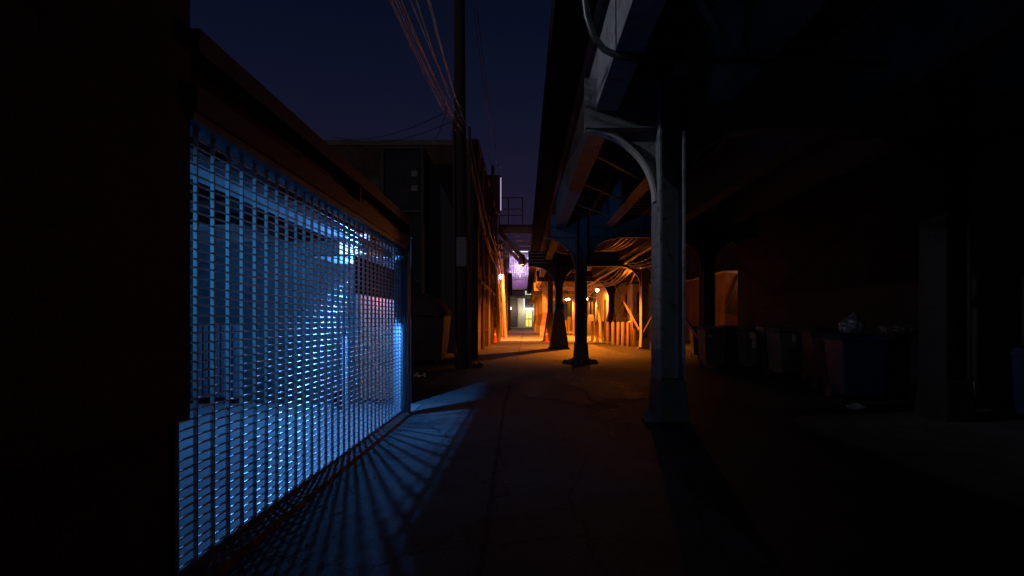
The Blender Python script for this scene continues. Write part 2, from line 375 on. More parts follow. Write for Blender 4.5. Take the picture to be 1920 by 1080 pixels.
tag(mw.build('damp_grit', M['wet']), 'damp glinting gravel around the dark patch in the alley', 'gravel', kind='stuff')
tag(mb.build('grit', M['rubble']), 'loose grit scattered over the alley paving', 'grit', kind='stuff')

# ------------------------------------------------------------------ garage building behind the gate
gb = thing('garage_building', (-4.5,3.5,0), 'low garage with brown framed fascia and blue-lit interior behind a steel grille', 'building')
GX = -1.95
b = MB(); b.box(-2.06,-1.88,-3,3.2,.95,4.6); b.build('brick_pier', M['brickpier'], gb)
b = MB(); b.box(-2.06,-1.955,-3,3.19,0,.947); b.build('pier_base', M['brickdark'], gb)
b = MB(); b.box(-8.2,-2.062,-3,3.2,.0,.006); b.box(-8.2,-1.84,3.2,10.30,.0,.006); b.build('floor', M['gfloor'], gb)
b = MB(); b.box(-8.2,-2.05,10.3,10.5,0,3.0); b.build('rear_wall', M['gwall'], gb)
b = MB(); b.box(-8.35,-8.2,-3,10.5,0,3.0); b.build('side_wall', M['gwall'], gb)
b = MB(); b.box(-8.2,-2.065,-3.15,-3.0,0,3.0); b.build('side_wall', M['gwall'], gb)
b = MB(); b.box(-8.35,-2.02,3.205,10.5,3.0,3.1); b.box(-8.35,-2.065,-3,3.205,3.0,3.1); b.build('roof', M['roofing'], gb)
b = MB(); b.box(-8.2,-2.32,3.205,10.3,2.93,2.995); b.box(-8.2,-2.065,-3,3.205,2.93,2.995); b.build('ceiling', M['gceil'], gb)
for y in (4.6, 6.1, 7.6, 9.1):
    b = MB(); b.box(-8.2,-2.32,y-.05,y+.05,2.78,2.928); b.build('ceiling_joist', M['gceil'], gb)
# frame round the fascia
b = MB(); b.box(-2.02,-1.83,3.205,9.19,3.02,3.15); b.build('top_rail', M['framepaint'], gb)
b = MB(); b.box(-2.02,-1.845,3.205,9.17,2.69,2.835); b.build('lower_beam', M['framepaint'], gb)
b = MB(); b.box(-2.10,-1.99,3.205,9.17,2.70,3.01); b.build('fascia_panel', M['darkpanel'], gb)
b = MB(); b.box(-1.99,-1.85,6.40,6.455,2.836,3.018); b.build('post', M['framepaint'], gb)
for y0, y1 in ((4.7,5.95),(6.5,7.95)):
    b = MB(); b.box(-1.988,-1.855,y0,y1,2.838,2.868); b.build('sill_board', M['framepaint'], gb)
b = MB(); b.box(-2.04,-1.862,3.205,9.0,2.635,2.688); b.build('lintel', M['lintel'], gb)
b = MB(); b.box(-2.34,-2.08,3.205,9.0,2.50,2.58); b.build('inner_beam', M['beampaint'], gb)
b = MB()
b.box(-2.03,-1.875,8.97,9.0,0,2.612); b.box(-2.03,-2.0,9.0,9.14,0,2.612); b.box(-1.9,-1.84,9.0,9.14,0,2.612)
b.box(-2.03,-1.832,9.14,9.185,0,3.018)
b.build('jamb', M['jamb'], gb)
# uneven rusty sill under the gate
b = MB(); n = 90; pr = []
vs = []; fs = []
for i in range(n+1):
    y = 3.2 + 5.77*i/n; h = .062 + .004*math.sin(y*17)+jit(.002); e = .005*math.sin(y*17+1)+jit(.002)
    vs += [(-1.99,y,.006),(-1.99,y,h),(-1.93,y,h+.004),(-1.80+e,y,h*.75),(-1.785+e,y,.004)]
    if i:
        k = (i-1)*5
        for q in range(4): fs.append((k+q,k+q+1,k+5+q+1,k+5+q))
b.add(vs, fs, False); b.build('threshold', M['sillpaint'], gb)
# red door on the rear wall; its lintel glows in place of warm lamplight
b = MB()
b.box(-2.95,-2.33,10.262,10.298,.1,2.02)
for z0, z1 in ((.2,.62),(.72,1.16),(1.26,1.9)):
    for x0, x1 in ((-2.89,-2.67),(-2.61,-2.39)): b.box(x0,x1,10.248,10.262,z0,z1)
dr = b.build('door', M['reddoor'], gb)
b = MB(); b.box(-2.98,-2.3,10.24,10.298,2.03,2.10); b.build('lintel_glow', M['e_orange'], gb)
b = MB()
b.box(-3.02,-2.955,10.23,10.298,0,2.17); b.box(-2.325,-2.26,10.23,10.298,0,2.17)
b.box(-2.955,-2.325,10.23,10.298,2.11,2.17)
b.build('door_frame', M['framepaint'], gb)
b = MB(); b.tube([(-2.86,10.2,1.05),(-2.86,10.258,1.05)], .018, 8); b.tube([(-2.86,10.2,1.05),(-2.76,10.2,1.05)], .012, 8)
hd = b.build('handle', M['grille'], dr)
lamp('POINT', (-2.62,10.05,1.95), 5, (1.0,.30,.05), gb, .08)  # warm fill added to light the door; it has no fixture
# ribbed sliding door panel, pale, on the rear wall
b = MB(); b.box(-6.1,-5.1,10.2,10.29,.12,1.45)
for k in range(9): b.box(-6.05+k*.105,-5.99+k*.105,10.17,10.2,.15,1.42)
b.build('ribbed_panel', M['metalcab'], gb)

# things standing in the garage
# slender steel post in the garage
o = MB().box(-2.98,-2.9,9.3,9.38,.006,1.25).box(-3.04,-2.84,9.24,9.44,.007,.03).build('steel_post', M['jamb'])
tag(o, 'short square steel guard post standing on the garage floor near the red door', 'post')

# lamp whose light falls through the grille
lx, ly, lz = -2.55, 8.42, 2.27
t = thing('garage_lamp', (lx-.05,ly+.25,2.93), 'cold white louvred lamp hanging from the garage ceiling', 'lamp')
b = MB()
b.box(-2.84,-2.34,8.66,8.70,2.50,2.84)                      # back plate
b.box(-2.84,-2.34,8.54,8.66,2.82,2.845)                     # top plate
b.build('housing', M['lampcase'], t)
MB().box(-2.84,-2.27,7.62,8.66,2.368,2.38).build('shade', M['blackout'], t)  # plate added over the bulb to keep its light off the ceiling
MB().box(-2.265,-2.25,7.62,9.95,1.865,2.38).build('baffle', M['blackout'], t)  # plate added and sized to cut the lamp's spill across the alley
MB().box(-2.82,-2.36,8.63,8.655,2.52,2.815).build('diffuser', M['e_blue'], t)
MB().box(-2.62,-2.58,8.66,8.69,2.845,2.93).build('bracket', M['lampcase'], t)
b = MB()
for k in range(7): b.box(-2.825+k*.077,-2.819+k*.077,8.61,8.628,2.51,2.82)
for k in range(3): b.box(-2.82,-2.36,8.615,8.625,2.59+k*.078,2.595+k*.078)
b.build('louvre', M['lampcase'], t)
lamp('POINT', (lx,ly,lz), 680, BLUE, t, .036)
# second lamp near the pier end, out of the camera's sight
t = thing('strip_lamp', (-3.3,2.4,2.93), 'cold strip lamp under the garage ceiling behind the brick pier', 'lamp')
MB().box(-3.75,-2.85,2.0,2.75,2.34,2.36).build('housing', M['lampcase'], t)  # wide plate added to shield the ceiling from this lamp
MB().box(-3.6,-3.0,2.1,2.2,2.25,2.338).build('diffuser', M['e_blue'], t)
for x in (-3.6,-3.0): MB().box(x-.01,x+.01,2.3,2.32,2.36,2.93).build('stem', M['lampcase'], t)
lamp('SPOT', (-3.3,2.45,2.22), 72, (.035,.34,.85), t, .05, aim=(-2.0,4.0,1.75), angle=66, blend=1.0)

# the rolling grille
gt = thing('rolling_grille', (GX,6.1,0), 'closed steel roll-down grille of thin rods and upright link strips', 'gate')
rod = None; k = 0
z = .10
while z < 2.63:
    if rod is None:
        rod = MB().tube([(GX,3.205,z),(GX,8.965,z)], .0066, 10).build('rod', M['grille'], gt); z0 = z
    else:
        c = rod.copy(); COL.objects.link(c); c.parent = gt; c.location.z = rod.location.z + (z-z0) + jit(.004)
    z += .0553
st = None; y = 3.375-.185
while y < 8.95:
    if st is None:
        st = MB().box(GX-.0115,GX+.0115,y-.0075,y+.0075,.07,2.634).build('link_strip', M['strip'], gt); y0 = y
    else:
        c = st.copy(); COL.objects.link(c); c.parent = gt; c.location.y = st.location.y + (y-y0) + jit(.004)
    y += .185
MB().box(GX-.02,GX+.02,3.205,8.965,.063,.085).build('bottom_bar', M['jamb'], gt)

# ------------------------------------------------------------------ lot between garage and brick building
def window(parent, xa, xb, ya, yb, z0, z1, face, glass='darkglass', n=2):
    """face 'x': wall faces +X at x=xa, window spans ya..yb; face 'y': wall faces -Y at y=ya, spans xa..xb"""
    b = MB(); t_ = .06
    if face == 'x':
        x = xa
        b.box(x,x+.07,ya,ya+t_,z0,z1); b.box(x,x+.07,yb-t_,yb,z0,z1); b.box(x,x+.07,ya+t_,yb-t_,z0,z0+t_); b.box(x,x+.07,ya+t_,yb-t_,z1-t_,z1)
        for i in range(1,n): yy = ya+(yb-ya)*i/n; b.box(x+.01,x+.06,yy-.02,yy+.02,z0+t_,z1-t_)
        f = b.build('window', M['doordark'], parent)
        MB().box(x+.005,x+.025,ya+t_,yb-t_,z0+t_,z1-t_).build('pane', M[glass], f)
        MB().box(x,x+.14,ya-.08,yb+.08,z0-.1,z0-.002).build('sill', M['coping'], f)
    else:
        y = ya
        b.box(xa,xa+t_,y-.07,y,z0,z1); b.box(xb-t_,xb,y-.07,y,z0,z1); b.box(xa+t_,xb-t_,y-.07,y,z0,z0+t_); b.box(xa+t_,xb-t_,y-.07,y,z1-t_,z1)
        for i in range(1,n): xx = xa+(xb-xa)*i/n; b.box(xx-.02,xx+.02,y-.06,y-.01,z0+t_,z1-t_)
        f = b.build('window', M['doordark'], parent)
        MB().box(xa+t_,xb-t_,y-.025,y-.005,z0+t_,z1-t_).build('pane', M[glass], f)
        MB().box(xa-.08,xb+.08,y-.14,y,z0-.1,z0-.002).build('sill', M['coping'], f)
    return f
def door(parent, ya, yb, x, h, m='doordark', frame='coping'):
    f = MB().box(x,x+.05,ya,yb,.02,h).build('door', M[m], parent)
    b = MB(); b.box(x,x+.1,ya-.1,ya-.002,0,h+.1); b.box(x,x+.1,yb+.002,yb+.1,0,h+.1); b.box(x,x+.1,ya,yb,h+.002,h+.1)
    b.build('frame', M[frame], f)
    MB().tube([(x+.05,ya+.12,1.0),(x+.1,ya+.12,1.0),(x+.1,ya+.2,1.0)], .015, 6).build('handle', M['grille'], f)

A = thing('brick_building', (-6,38,0), 'three storey brown brick building with metal stair shed facing the dark lot', 'building')
AX = -2.3
b = MB(); b.box(-16,AX,28,48,0,10.15); b.build('wall', M['brickbrn'], A)
b = MB(); b.box(-16.1,AX+.08,27.92,28.3,10.152,10.4); b.box(AX-.3,AX+.08,28.302,48,10.152,10.4); b.build('coping', M['coping'], A)
b = MB(); b.box(-15.9,AX-.31,28.31,47.9,10.152,10.2); b.build('roof', M['roofing'], A)
for ya in (30.2, 33.4, 38.0, 42.0): door(A, ya, ya+1.1, AX, 2.4)
for zz in (4.4, 7.6):
    for ya in (29.6, 32.4, 36.4, 40.2, 44.2): window(A, AX, 0, ya, ya+1.1, zz, zz+1.7, 'x')
for xa in (-4.2, -3.2): window(A, xa, xa+.7, 28, 0, 4.2, 5.6, 'y')
for xa in (-9.4, -7.6): window(A, xa, xa+1.0, 28, 0, 7.0, 8.6, 'y')
b = MB()
for ya in range(31, 48, 3): b.box(AX,AX+.16,ya-.28,ya-.02,0,10.14)
b.build('pilasters', M['brickbrn'], A)
b = MB(); b.box(AX,AX+.2,28.05,47.9,3.35,3.5); b.build('string_course', M['coping'], A)
# corrugated stair shed on the face of the brick building
sh = MB(); n = 26
prof = []
for i in range(n+1):
    xx = -6.25 + 1.75*i/n; prof.append((xx, 25.2 + (.035 if i % 2 else 0)))
vs = [(x,y,.0) for x,y in prof] + [(x,y,9.1) for x,y in prof]
sh.add(vs, [(i,i+1,n+2+i,n+1+i) for i in range(n)])
sh.box(-6.25,-6.2,25.24,27.99,0,9.1); sh.box(-4.55,-4.5,25.24,27.99,0,9.1); sh.box(-6.3,-4.45,25.1,27.99,9.102,9.22)
s1 = sh.build('stair_shed', M['corr'], A)
b = MB(); b.box(-6.32,-6.2,25.08,25.19,0,9.1); b.box(-4.56,-4.44,25.08,25.19,0,9.1); b.box(-6.2,-4.56,25.1,25.19,6.3,6.4); b.box(-6.2,-4.56,25.1,25.19,3.2,3.3)
b.build('shed_frame', M['corr'], A)
b = MB(); b.prism_xz([(-4.43,0),(-3.2,0),(-3.2,6.4),(-3.55,7.2),(-4.43,9.1)], 26.4, 27.99); b.build('stair_side', M['corr'], A)
for zz in (7.9, 7.25):
    b = MB(); b.box(-5.0,-4.72,25.15,25.19,zz,zz+.25); b.build('small_vent', M['lampcase'], A)
# downpipes and conduits on the alley face, each one a part
for (yy, dx, r, zt, m) in ((29.2,.18,.05,9.8,'pipe'),(35.2,.14,.04,8.0,'pipe'),(37.3,.2,.06,9.9,'doordark'),(43.5,.16,.05,7.0,'pipe'),(46.2,.14,.035,5.0,'pipe')):
    MB().tube([(AX+dx,yy,.05),(AX+dx,yy,zt*.5),(AX+dx,yy,zt),(AX-.05,yy,zt+.2)], r, 8).build('downpipe', M[m], A)
for (yy, zz) in ((31.9,4.0),(36.0,3.9),(41.4,5.2),(45.4,4.5)):
    MB().box(AX+.01,AX+.3,yy,yy+.4,zz,zz+.55).build('meter_box', M['metalcab'], A)

# further buildings on the same side
Bb = thing('brick_shopback', (-6,61,0), 'buff brick rear wall lined with pipes beyond the three storey building', 'building')
MB().box(-14,AX,48.02,74,0,8.2).build('wall', M['brickbuf'], Bb)
MB().box(-14.1,AX+.08,48.02,74,8.202,8.45).build('coping', M['coping'], Bb)
for ya in (50, 56, 63.5): door(Bb, ya, ya+1.1, AX, 2.3)
for ya in (52.5, 59, 67): window(Bb, AX, 0, ya, ya+1.3, 4.6, 6.3, 'x')
for (yy, r, zt) in ((49,.07,7.8),(54.4,.06,7.2),(60.8,.08,8.0),(70,.06,7.5)):
    MB().tube([(AX+.2,yy,.05),(AX+.2,yy,zt)], r, 8).build('downpipe', M['pipe'], Bb)
for (yy, zz) in ((51.6,2.6),(58,2.2),(61.6,3.0)): MB().box(AX+.01,AX+.32,yy,yy+.5,zz,zz+.6).build('meter_box', M['metalcab'], Bb)
Cb = thing('dark_warehouse', (-6,88,0), 'dark brick warehouse flank at the street end of the alley', 'building')
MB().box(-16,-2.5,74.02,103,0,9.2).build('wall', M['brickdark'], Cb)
MB().box(-16.1,-2.42,74.02,103,9.202,9.45).build('coping', M['coping'], Cb)
for ya in (78, 86, 94): window(Cb, -2.5, 0, ya, ya+1.6, 4.6, 6.6, 'x')
MB().box(-2.49,-1.9,88.5,92,6.0,9.0).build('fire_escape_panel', M['doordark'], Cb)

# rooftop clutter on the brick building
t = thing('rooftop_duct', (-2.55,47.2,10.4), 'tall boxed roof duct with a glowing strip standing in for its lit edge', 'duct')
MB().box(-2.95,-2.02,46.8,47.6,10.4,13.4).build('casing', M['gceil'], t)
MB().box(-3.0,-1.97,46.75,47.65,13.402,13.5).build('cap', M['doordark'], t)
MB().tube([(-1.93,46.8,10.6),(-1.93,46.8,13.3)], .035, 8).build('glow_tube', M['e_edge'], t)  # glowing strip added in place of light caught on the duct's edge
t = thing('roof_post', (-2.5,44.3,10.2), 'slim dark mast standing on the roof edge of the brick building', 'mast')
MB().tube([(-2.45,44.3,10.4),(-2.45,44.3,13.6)], .13, 10).build('mast', M['steeldk'], t)
MB().tube([(-2.45,44.3,13.4),(-2.65,44.2,13.9),(-2.75,44.1,14.5)], .04, 6).build('bent_arm', M['pipe'], t)

# footbridge over the alley
t = thing('footbridge', (-.8,50.6,9.6), 'railed steel footbridge crossing above the alley to the elevated track', 'bridge')
MB().box(-2.28,1.0,50,51.2,9.75,10.0).build('deck', M['steeldk'], t)
MB().box(-2.28,1.0,49.9,49.98,9.2,9.74).build('girder', M['steeldk'], t)
for zz in (9.0, 8.55, 8.1):
    MB().box(-.9,.9,50.2,50.45,zz,zz+.1).build('cross_beam', M['pipe'], t)
for xx in (-2.2,-1.4,-.15): MB().box(xx-.05,xx+.05,50,50.1,10.002,12.4).build('rail_post', M['steeldk'], t)
for zz in (12.3,11.3,10.75): MB().box(-2.15,-.2,50.02,50.08,zz,zz+.08).build('handrail', M['steeldk'], t)
b = MB(); b.bar((-2.2,49.85,9.4),(.25,49.85,6.6),.12,.4); b.build('stair_stringer', M['steeldk'], t)
b = MB(); b.bar((-2.2,49.6,8.6),(.0,49.6,6.3),.1,.3); b.build('stair_stringer', M['steeldk'], t)

# ------------------------------------------------------------------ utility poles and overhead wires
def pole(x, y, h, r0, r1, lean, m, label, arms=()):
    t = thing('utility_pole', (x,y,0), label, 'pole')
    n = 12; MB().tube([(x+lean*i/n+jit(.012), y+jit(.012), h*i/n) for i in range(n+1)], [r0+(r1-r0)*i/n for i in range(n+1)], 14).build('shaft', M[m], t)
    for (za, wa) in arms:
        xa = x+lean*za/h
        MB().box(xa-wa,xa+wa,y-r0-.1,y-r0+.02,za,za+.12).build('crossarm', M['polewood'], t)
        for q in (-.9,-.5,.5,.9):
            MB().tube([(xa+wa*q,y-r0-.04,za+.12),(xa+wa*q,y-r0-.04,za+.2),(xa+wa*q,y-r0-.04,za+.26)], [.02,.045,.03], 8).build('insulator', M['lampcase'], t)
    return t
p1 = pole(-1.95, 18.0, 17.5, .205, .15, -.16, 'polewood', 'thick dark wooden utility pole with boxes beside the open lot', arms=((15.2,.9),))
MB().box(-2.1,-1.8,17.62,17.76,3.2,4.1).build('service_box', M['lampcase'], p1)
MB().tube([(-1.70,17.85,.05),(-1.70,17.85,3.5),(-1.72,17.85,7.6)], .04, 8).build('conduit', M['steeldk'], p1)
MB().tube([(-2.17,17.82,.05),(-2.19,17.82,4.5),(-2.22,17.82,7.9)], .035, 8).build('conduit', M['doordark'], p1)
p2 = pole(-2.02, 22.6, 8.7, .19, .15, .05, 'polewood', 'shorter dark wooden pole in front of the brick building corner')
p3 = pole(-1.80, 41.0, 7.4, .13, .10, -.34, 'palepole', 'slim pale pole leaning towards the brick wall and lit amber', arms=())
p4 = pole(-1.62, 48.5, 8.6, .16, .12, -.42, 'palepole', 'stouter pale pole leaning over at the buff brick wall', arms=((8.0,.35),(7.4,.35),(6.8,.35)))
def wire(pts, r, m, label, group, sag=.0, n=24):
    P0, P1 = Vector(pts[0]), Vector(pts[1]); q = []
    for i in range(n+1):
        s = i/n; p = P0.lerp(P1, s); p.z -= sag*4*s*(1-s); q.append(p)
    o = MB().tube(q, r, 6).build('overhead_wire', M[m])
    return tag(o, label, 'wire', group)
WG = 'overhead wires strung to the thick wooden pole'
wl = 'thin overhead wire running from above the garage roof to the thick wooden pole'
for k, (x0, z0, x1, z1, s_) in enumerate(((-1.62,5.35,-2.0,7.55,.25),(-1.55,5.3,-1.98,7.45,.22),(-1.47,5.32,-1.95,7.5,.26),(-1.45,5.25,-1.9,7.4,.2),
                                          (-1.25,5.3,-1.86,7.6,.3),(-1.12,5.4,-1.83,7.7,.28),(-1.08,5.36,-1.8,7.62,.3),(-1.58,5.22,-1.96,7.2,.2),(-1.51,5.28,-1.94,7.9,.34),(-1.4,5.4,-1.9,8.1,.3))):
    wire([(x0,5.2,z0),(x1,17.8,z1)], .009, 'wire', wl, WG, s_)
WG2 = 'wires hugging the brick building'
for k, (x0, z0, x1, y1, z1, s_) in enumerate(((-1.9,7.5,-2.05,40.5,6.2,.9),(-1.82,7.3,-2.0,40.7,5.7,1.1),(-1.76,7.6,-1.95,48,7.2,1.2),(-1.74,6.9,-1.9,40.9,5.2,.7))):
    wire([(x0,18.2,z0),(x1,y1,z1)], .016, 'cablelt', 'sagging service wire from the thick pole along the brick building wall', WG2, s_)
for k, (x0,z0,x1,y1,z1) in enumerate(((-1.95,8.4,-9.4,27.8,10.5),(-1.95,8.0,-9.0,27.8,10.45),(-1.95,10.3,-4.4,27.9,10.4),(-1.95,10.2,-3.6,27.9,10.42))):
    wire([(x0,18,z0),(x1,y1,z1)], .012, 'rubber', 'black service wire from the thick pole to the brick building parapet', 'wires to the parapet', .5)
for k, (x0,x1) in enumerate(((-1.6,-1.9),(-1.5,-1.75))):
    wire([(x0,17.8,11.4),(x1,44.0,13.0)], .012, 'rubber', 'black wire high above the alley beyond the thick pole', 'wires high above the alley', .8)
def catenary(p, q, sag, r, m, name, label, cat, group, n=28, wob=0):
    P0, P1 = Vector(p), Vector(q); pts = []
    for i in range(n+1):
        s = i/n; v = P0.lerp(P1, s); v.z -= sag*4*s*(1-s); v.x += jit(wob); v.z += jit(wob); pts.append(v)
    return tag(MB().tube(pts, r, 8).build(name, M[m]), label, cat, group)
# tangles by the alley wall
for k in range(5):
    catenary((-1.85+jit(.1),41,6.6-k*.55), (-2.0+jit(.15),52+k*3,6.8-k*.4), .6+.15*k, .02, 'cablelt', 'service_cable', 'loose cable looping along the alley wall past the leaning poles', 'cable', 'loose cables past the leaning poles')

# ------------------------------------------------------------------ elevated railway
CX1, CX2 = 2.22, 6.45
ROWS = [8.8, 20.1, 30.6, 42.2, 55.2, 68.5, 82.0, 95.5]
ROWX = [2.22, 2.0, 1.86, 1.92, 1.98, 1.95, 1.9, 1.9]
ZG0, ZG1 = 4.44, 5.25
def knee(t, cx, y, side, mm, hw=.19):
    x_in = cx + side*hw; a = 1.08; bq = 1.1; n = 16
    poly = []
    cxx = x_in + side*a
    for i in range(n+1):
        th = math.pi/2*i/n
        poly.append((cxx - side*a*math.sin(th), ZG0-.002-bq + bq*math.cos(th)))
    arc = poly[:]
    poly = poly + [(x_in, ZG0-.002)]
    k = MB().prism_xz(poly, y-.015, y+.015).build('knee_bracket', M[mm], t)
    r = MB(); vs = []; fs = []
    for i, (xx, zz) in enumerate(arc):
        th = math.pi/2*i/n
        dx, dz = -side*math.sin(th), math.cos(th)
        for yy, off in ((y-.1,0),(y+.1,0),(y+.1,-.035),(y-.1,-.035)):
            vs.append((xx+dx*off, yy, zz+dz*off-.0))
        if i:
            c = (i-1)*4
            for q in range(4): fs.append((c+q, c+(q+1)%4, c+4+(q+1)%4, c+4+q))
    r.add(vs, fs, False); r.build('rim', M['pedestal'] if mm == 'steel' else M[mm], k)  # near rim gets a paler tone: lamp light put into its colour
def rivets(mb, x, y, z0, z1, step, nx, r=.016):
    z = z0
    while z < z1:
        mb.tube([(x,y,z),(x+nx*.012,y,z)], [r, r*.6], 6); z += step
def column(cx, y, mm, label, base, knees=(1,-1), zt=5.24):
    t = thing('steel_column', (cx,y,0), label, 'column')
    hw, d = (.25 if base == 'pedestal' else .19), .30
    zb = {'plates':.0,'rubble':.0,'flare':.0,'pedestal':1.05,'plain':0}[base]
    def fl(s): return MB().box(min(cx+s*hw,cx+s*(hw-.03)), max(cx+s*hw,cx+s*(hw-.03)), y-d, y+d, zb, zt)
    for s in (-1,1):
        f = fl(s)
        if y < 25:
            for yy in (y-d+.06, y+d-.06, y-.06, y+.06): rivets(f, cx+s*hw, yy, zb+.9, zt-.1, .16, s)
        f.build('flange', M[mm], t)
    MB().box(cx-hw+.031, cx+hw-.031, y-.012, y+.012, zb, ZG0).build('web', M[mm], t)
    for s in (-1,1):                                         # corner angles of the built-up section
        b = MB()
        for q in (-1,1):
            b.box(cx+s*(hw-.031)-(.07 if s>0 else 0), cx+s*(hw-.031)+(0 if s>0 else .07), y+q*.0135-(.012 if q<0 else 0), y+q*.0135+(.012 if q>0 else 0), zb, ZG0)
        b.build('angle', M[mm], t)
    if base == 'plates':
        b = MB(); b.taper(cx, y, .0, .62, .47, .70, .40, .62); b.build('foot', M['steeldk' if mm == 'steel' else mm], t, .02)
        if mm == 'steelshade': b = None
        else: b = MB(); b.taper(cx-.30, y-.2, 0, .13, .26, .44, .12, .2)
        if b: b.build('rubble', M['rubble'], t, .04)
    elif base == 'rubble':
        b = MB(); b.taper(cx, y, .15, .75, .50, .74, .42, .64); b.build('foot', M['steeldk'], t, .02)
        b = MB()
        for k in range(46):
            an = random.uniform(0,6.28); rr = random.uniform(.1,.56); s_ = random.uniform(.06,.15)
            x, yy = cx+rr*math.cos(an), y+rr*math.sin(an)*.9
            hh = max(.05, .26-.34*rr+jit(.04))
            pts = [(x+s_*math.cos(q*1.05+an)*random.uniform(.7,1.2), yy+s_*math.sin(q*1.05+an)*random.uniform(.7,1.2)) for q in range(6)]
            vs = [(px,py,0.0) for px,py in pts] + [(x+(px-x)*.7+jit(.01),yy+(py-yy)*.7,hh+jit(.025)) for px,py in pts]
            b.add(vs, [tuple(range(6,12))]+[(q,(q+1)%6,6+(q+1)%6,6+q) for q in range(6)])
        o = b.build('rubble', M['rubble'], t)
    elif base == 'flare':
        b = MB(); b.taper(cx, y, .0, .12, 1.16, 1.1, 1.06, 1.0); b.taper(cx, y, .121, 2.1, 1.0, .96, .46, .66); b.build('foot', M['steeldk'], t, .03)
    elif base == 'pedestal':
        MB().taper(cx, y, 0, 1.05, 1.0, 1.0, .92, .92).build('pedestal', M['pedestal'], t, .03)
        b = MB(); b.taper(cx, y, 1.051, 1.75, .86, .8, .54, .66)
        for q in range(5): b.tube([(cx-.32+q*.16, y-.41, 1.1),(cx-.32+q*.16, y-.46, 1.1)], .035, 6)
        b.build('foot', M['brownfoot'], t)
        MB().box(cx-hw-.004,cx+hw+.004,y-d-.004,y+d+.004,1.752,2.35).build('painted_band', M['brownfoot'], t)
    for s in knees: knee(t, cx, y, s, mm)
    return t
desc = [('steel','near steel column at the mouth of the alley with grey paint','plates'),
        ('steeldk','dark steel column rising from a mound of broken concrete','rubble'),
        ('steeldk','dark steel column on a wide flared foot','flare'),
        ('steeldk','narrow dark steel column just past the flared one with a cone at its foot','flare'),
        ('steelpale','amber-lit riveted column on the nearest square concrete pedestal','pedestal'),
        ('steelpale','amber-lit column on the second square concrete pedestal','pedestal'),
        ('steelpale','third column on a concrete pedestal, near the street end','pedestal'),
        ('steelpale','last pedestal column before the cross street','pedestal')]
desc2 = ['dark steel column among the rubbish bins nearest the camera',
         'dark steel column standing behind the grey bins','steel column at the near end of the amber X brace by the tall posts',
         'steel column at the far end of the amber X brace','steel column beside the lamp-lit shed','steel column past the lamp-lit shed',
         'steel column of the outer row near the street','last steel column of the outer row']
for i, y in enumerate(ROWS):
    mm, lb, bs = desc[i]
    c_ = column(ROWX[i], y, mm, lb, bs, knees=(1,-1) if i < 3 else ())
    column(CX2 if i != 0 else 6.5, y, 'steelshade' if i != 2 else 'steelpale', desc2[i], 'plates' if i < 3 else 'flare', knees=(1,-1) if i < 4 else ())
ordw = ['first','second','third','fourth','fifth','sixth','seventh','eighth']
for i, y in enumerate(ROWS):
    x0 = .93 if i != 2 else .22
    t = thing('cross_girder', (4.2,y,ZG0), f'steel cross girder under the elevated track, {ordw[i]} along the alley', 'girder', 'cross girders under the elevated track')
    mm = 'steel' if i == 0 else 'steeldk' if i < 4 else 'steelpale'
    MB().box(x0, 8.2, y-.01, y+.01, ZG0+.025, ZG1).build('web_plate', M[mm], t)
    MB().box(x0, 8.2, y-.15, y+.15, ZG0, ZG0+.024).build('bottom_flange', M[mm], t)
    for zz in (() if i == 0 else (ZG0+.35,) if i != 2 else (ZG0+.17,ZG0+.33,ZG0+.5,ZG0+.68)):
        MB().box(x0+.01, 1.55 if i==2 else 8.18, y-.14, y-.0105, zz, zz+.03).build('stiffener', M[mm if i != 2 else 'pipe'], t)
    for xx in (3.3, 4.2, 5.1, 7.6):
        MB().box(xx, xx+.02, y-.12, y-.0105, ZG0+.026, ZG1-.01).build('upright_stiffener', M[mm], t)
# track spans, one per bay
edges = [-7.0] + ROWS + [108.0]
tie = None
for i in range(len(edges)-1):
    ya, yb = edges[i]+.012, edges[i+1]-.012
    mid = (ya+yb)/2
    t = thing('track_span', (4.0,mid,4.75), f'{ordw[i] if i < 8 else "ninth"} span of elevated track over the alley, counted from the camera' , 'bridge span', 'spans of the elevated track')
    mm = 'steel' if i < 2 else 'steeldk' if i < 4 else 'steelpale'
    for xg in (1.12, 2.75, 5.0, 6.75):
        b = MB(); b.box(xg, xg+.025, ya, yb, 4.776, 5.95); b.box(xg-.02, xg+.32, ya, yb, 4.75, 4.775); b.box(xg-.1, xg+.2, ya, yb, 5.952, 5.97)
        b.build('girder', M[mm], t)
    n = int((yb-ya)/.62) if i < 5 else int((yb-ya)/1.24)
    for k in range(n):
        y = ya + .3 + (yb-ya-.4)*k/n
        if tie is None:
            tie = MB().box(.56, 8.1, y, y+.2, 5.972, 6.17).build('tie', M['timber'], t); ty = y; tt = t.location.copy()
        else:
            c = tie.copy(); COL.objects.link(c); c.parent = t
            c.location = Vector((jit(.07), y-ty, 0)) + (tt - t.location)
    MB().box(.62, 8.3, ya, yb, 6.171, 6.24).build('deck', M['timber'], t)
    b = MB(); y = ya
    while y < yb-.1:
        y2 = min(yb, y+random.uniform(1.2,2.6)); q = jit(.03)
        b.box(.50+q, .62, y, y2-.02, 6.242, 6.46+jit(.03)); y = y2
    b.build('guard_timber', M['timber'], t)
    MB().box(.42, .48, ya, yb, 5.86, 6.40).build('shade_board', M['blackout'], t)  # dark board added to hide lit tie ends and keep this edge black
    MB().box(.485, 1.0, ya, yb, 5.90, 5.93).build('walkway', M['blackout'], t)
    # diagonal lateral bracing between the girders
    b = MB(); yy = ya+.5
    while yy < yb-2.2:
        b.bar((1.5,yy,4.9),(2.7,yy+1.8,4.9),.09,.03); yy += 2.4
    b.build('lateral_brace', M[mm], t)
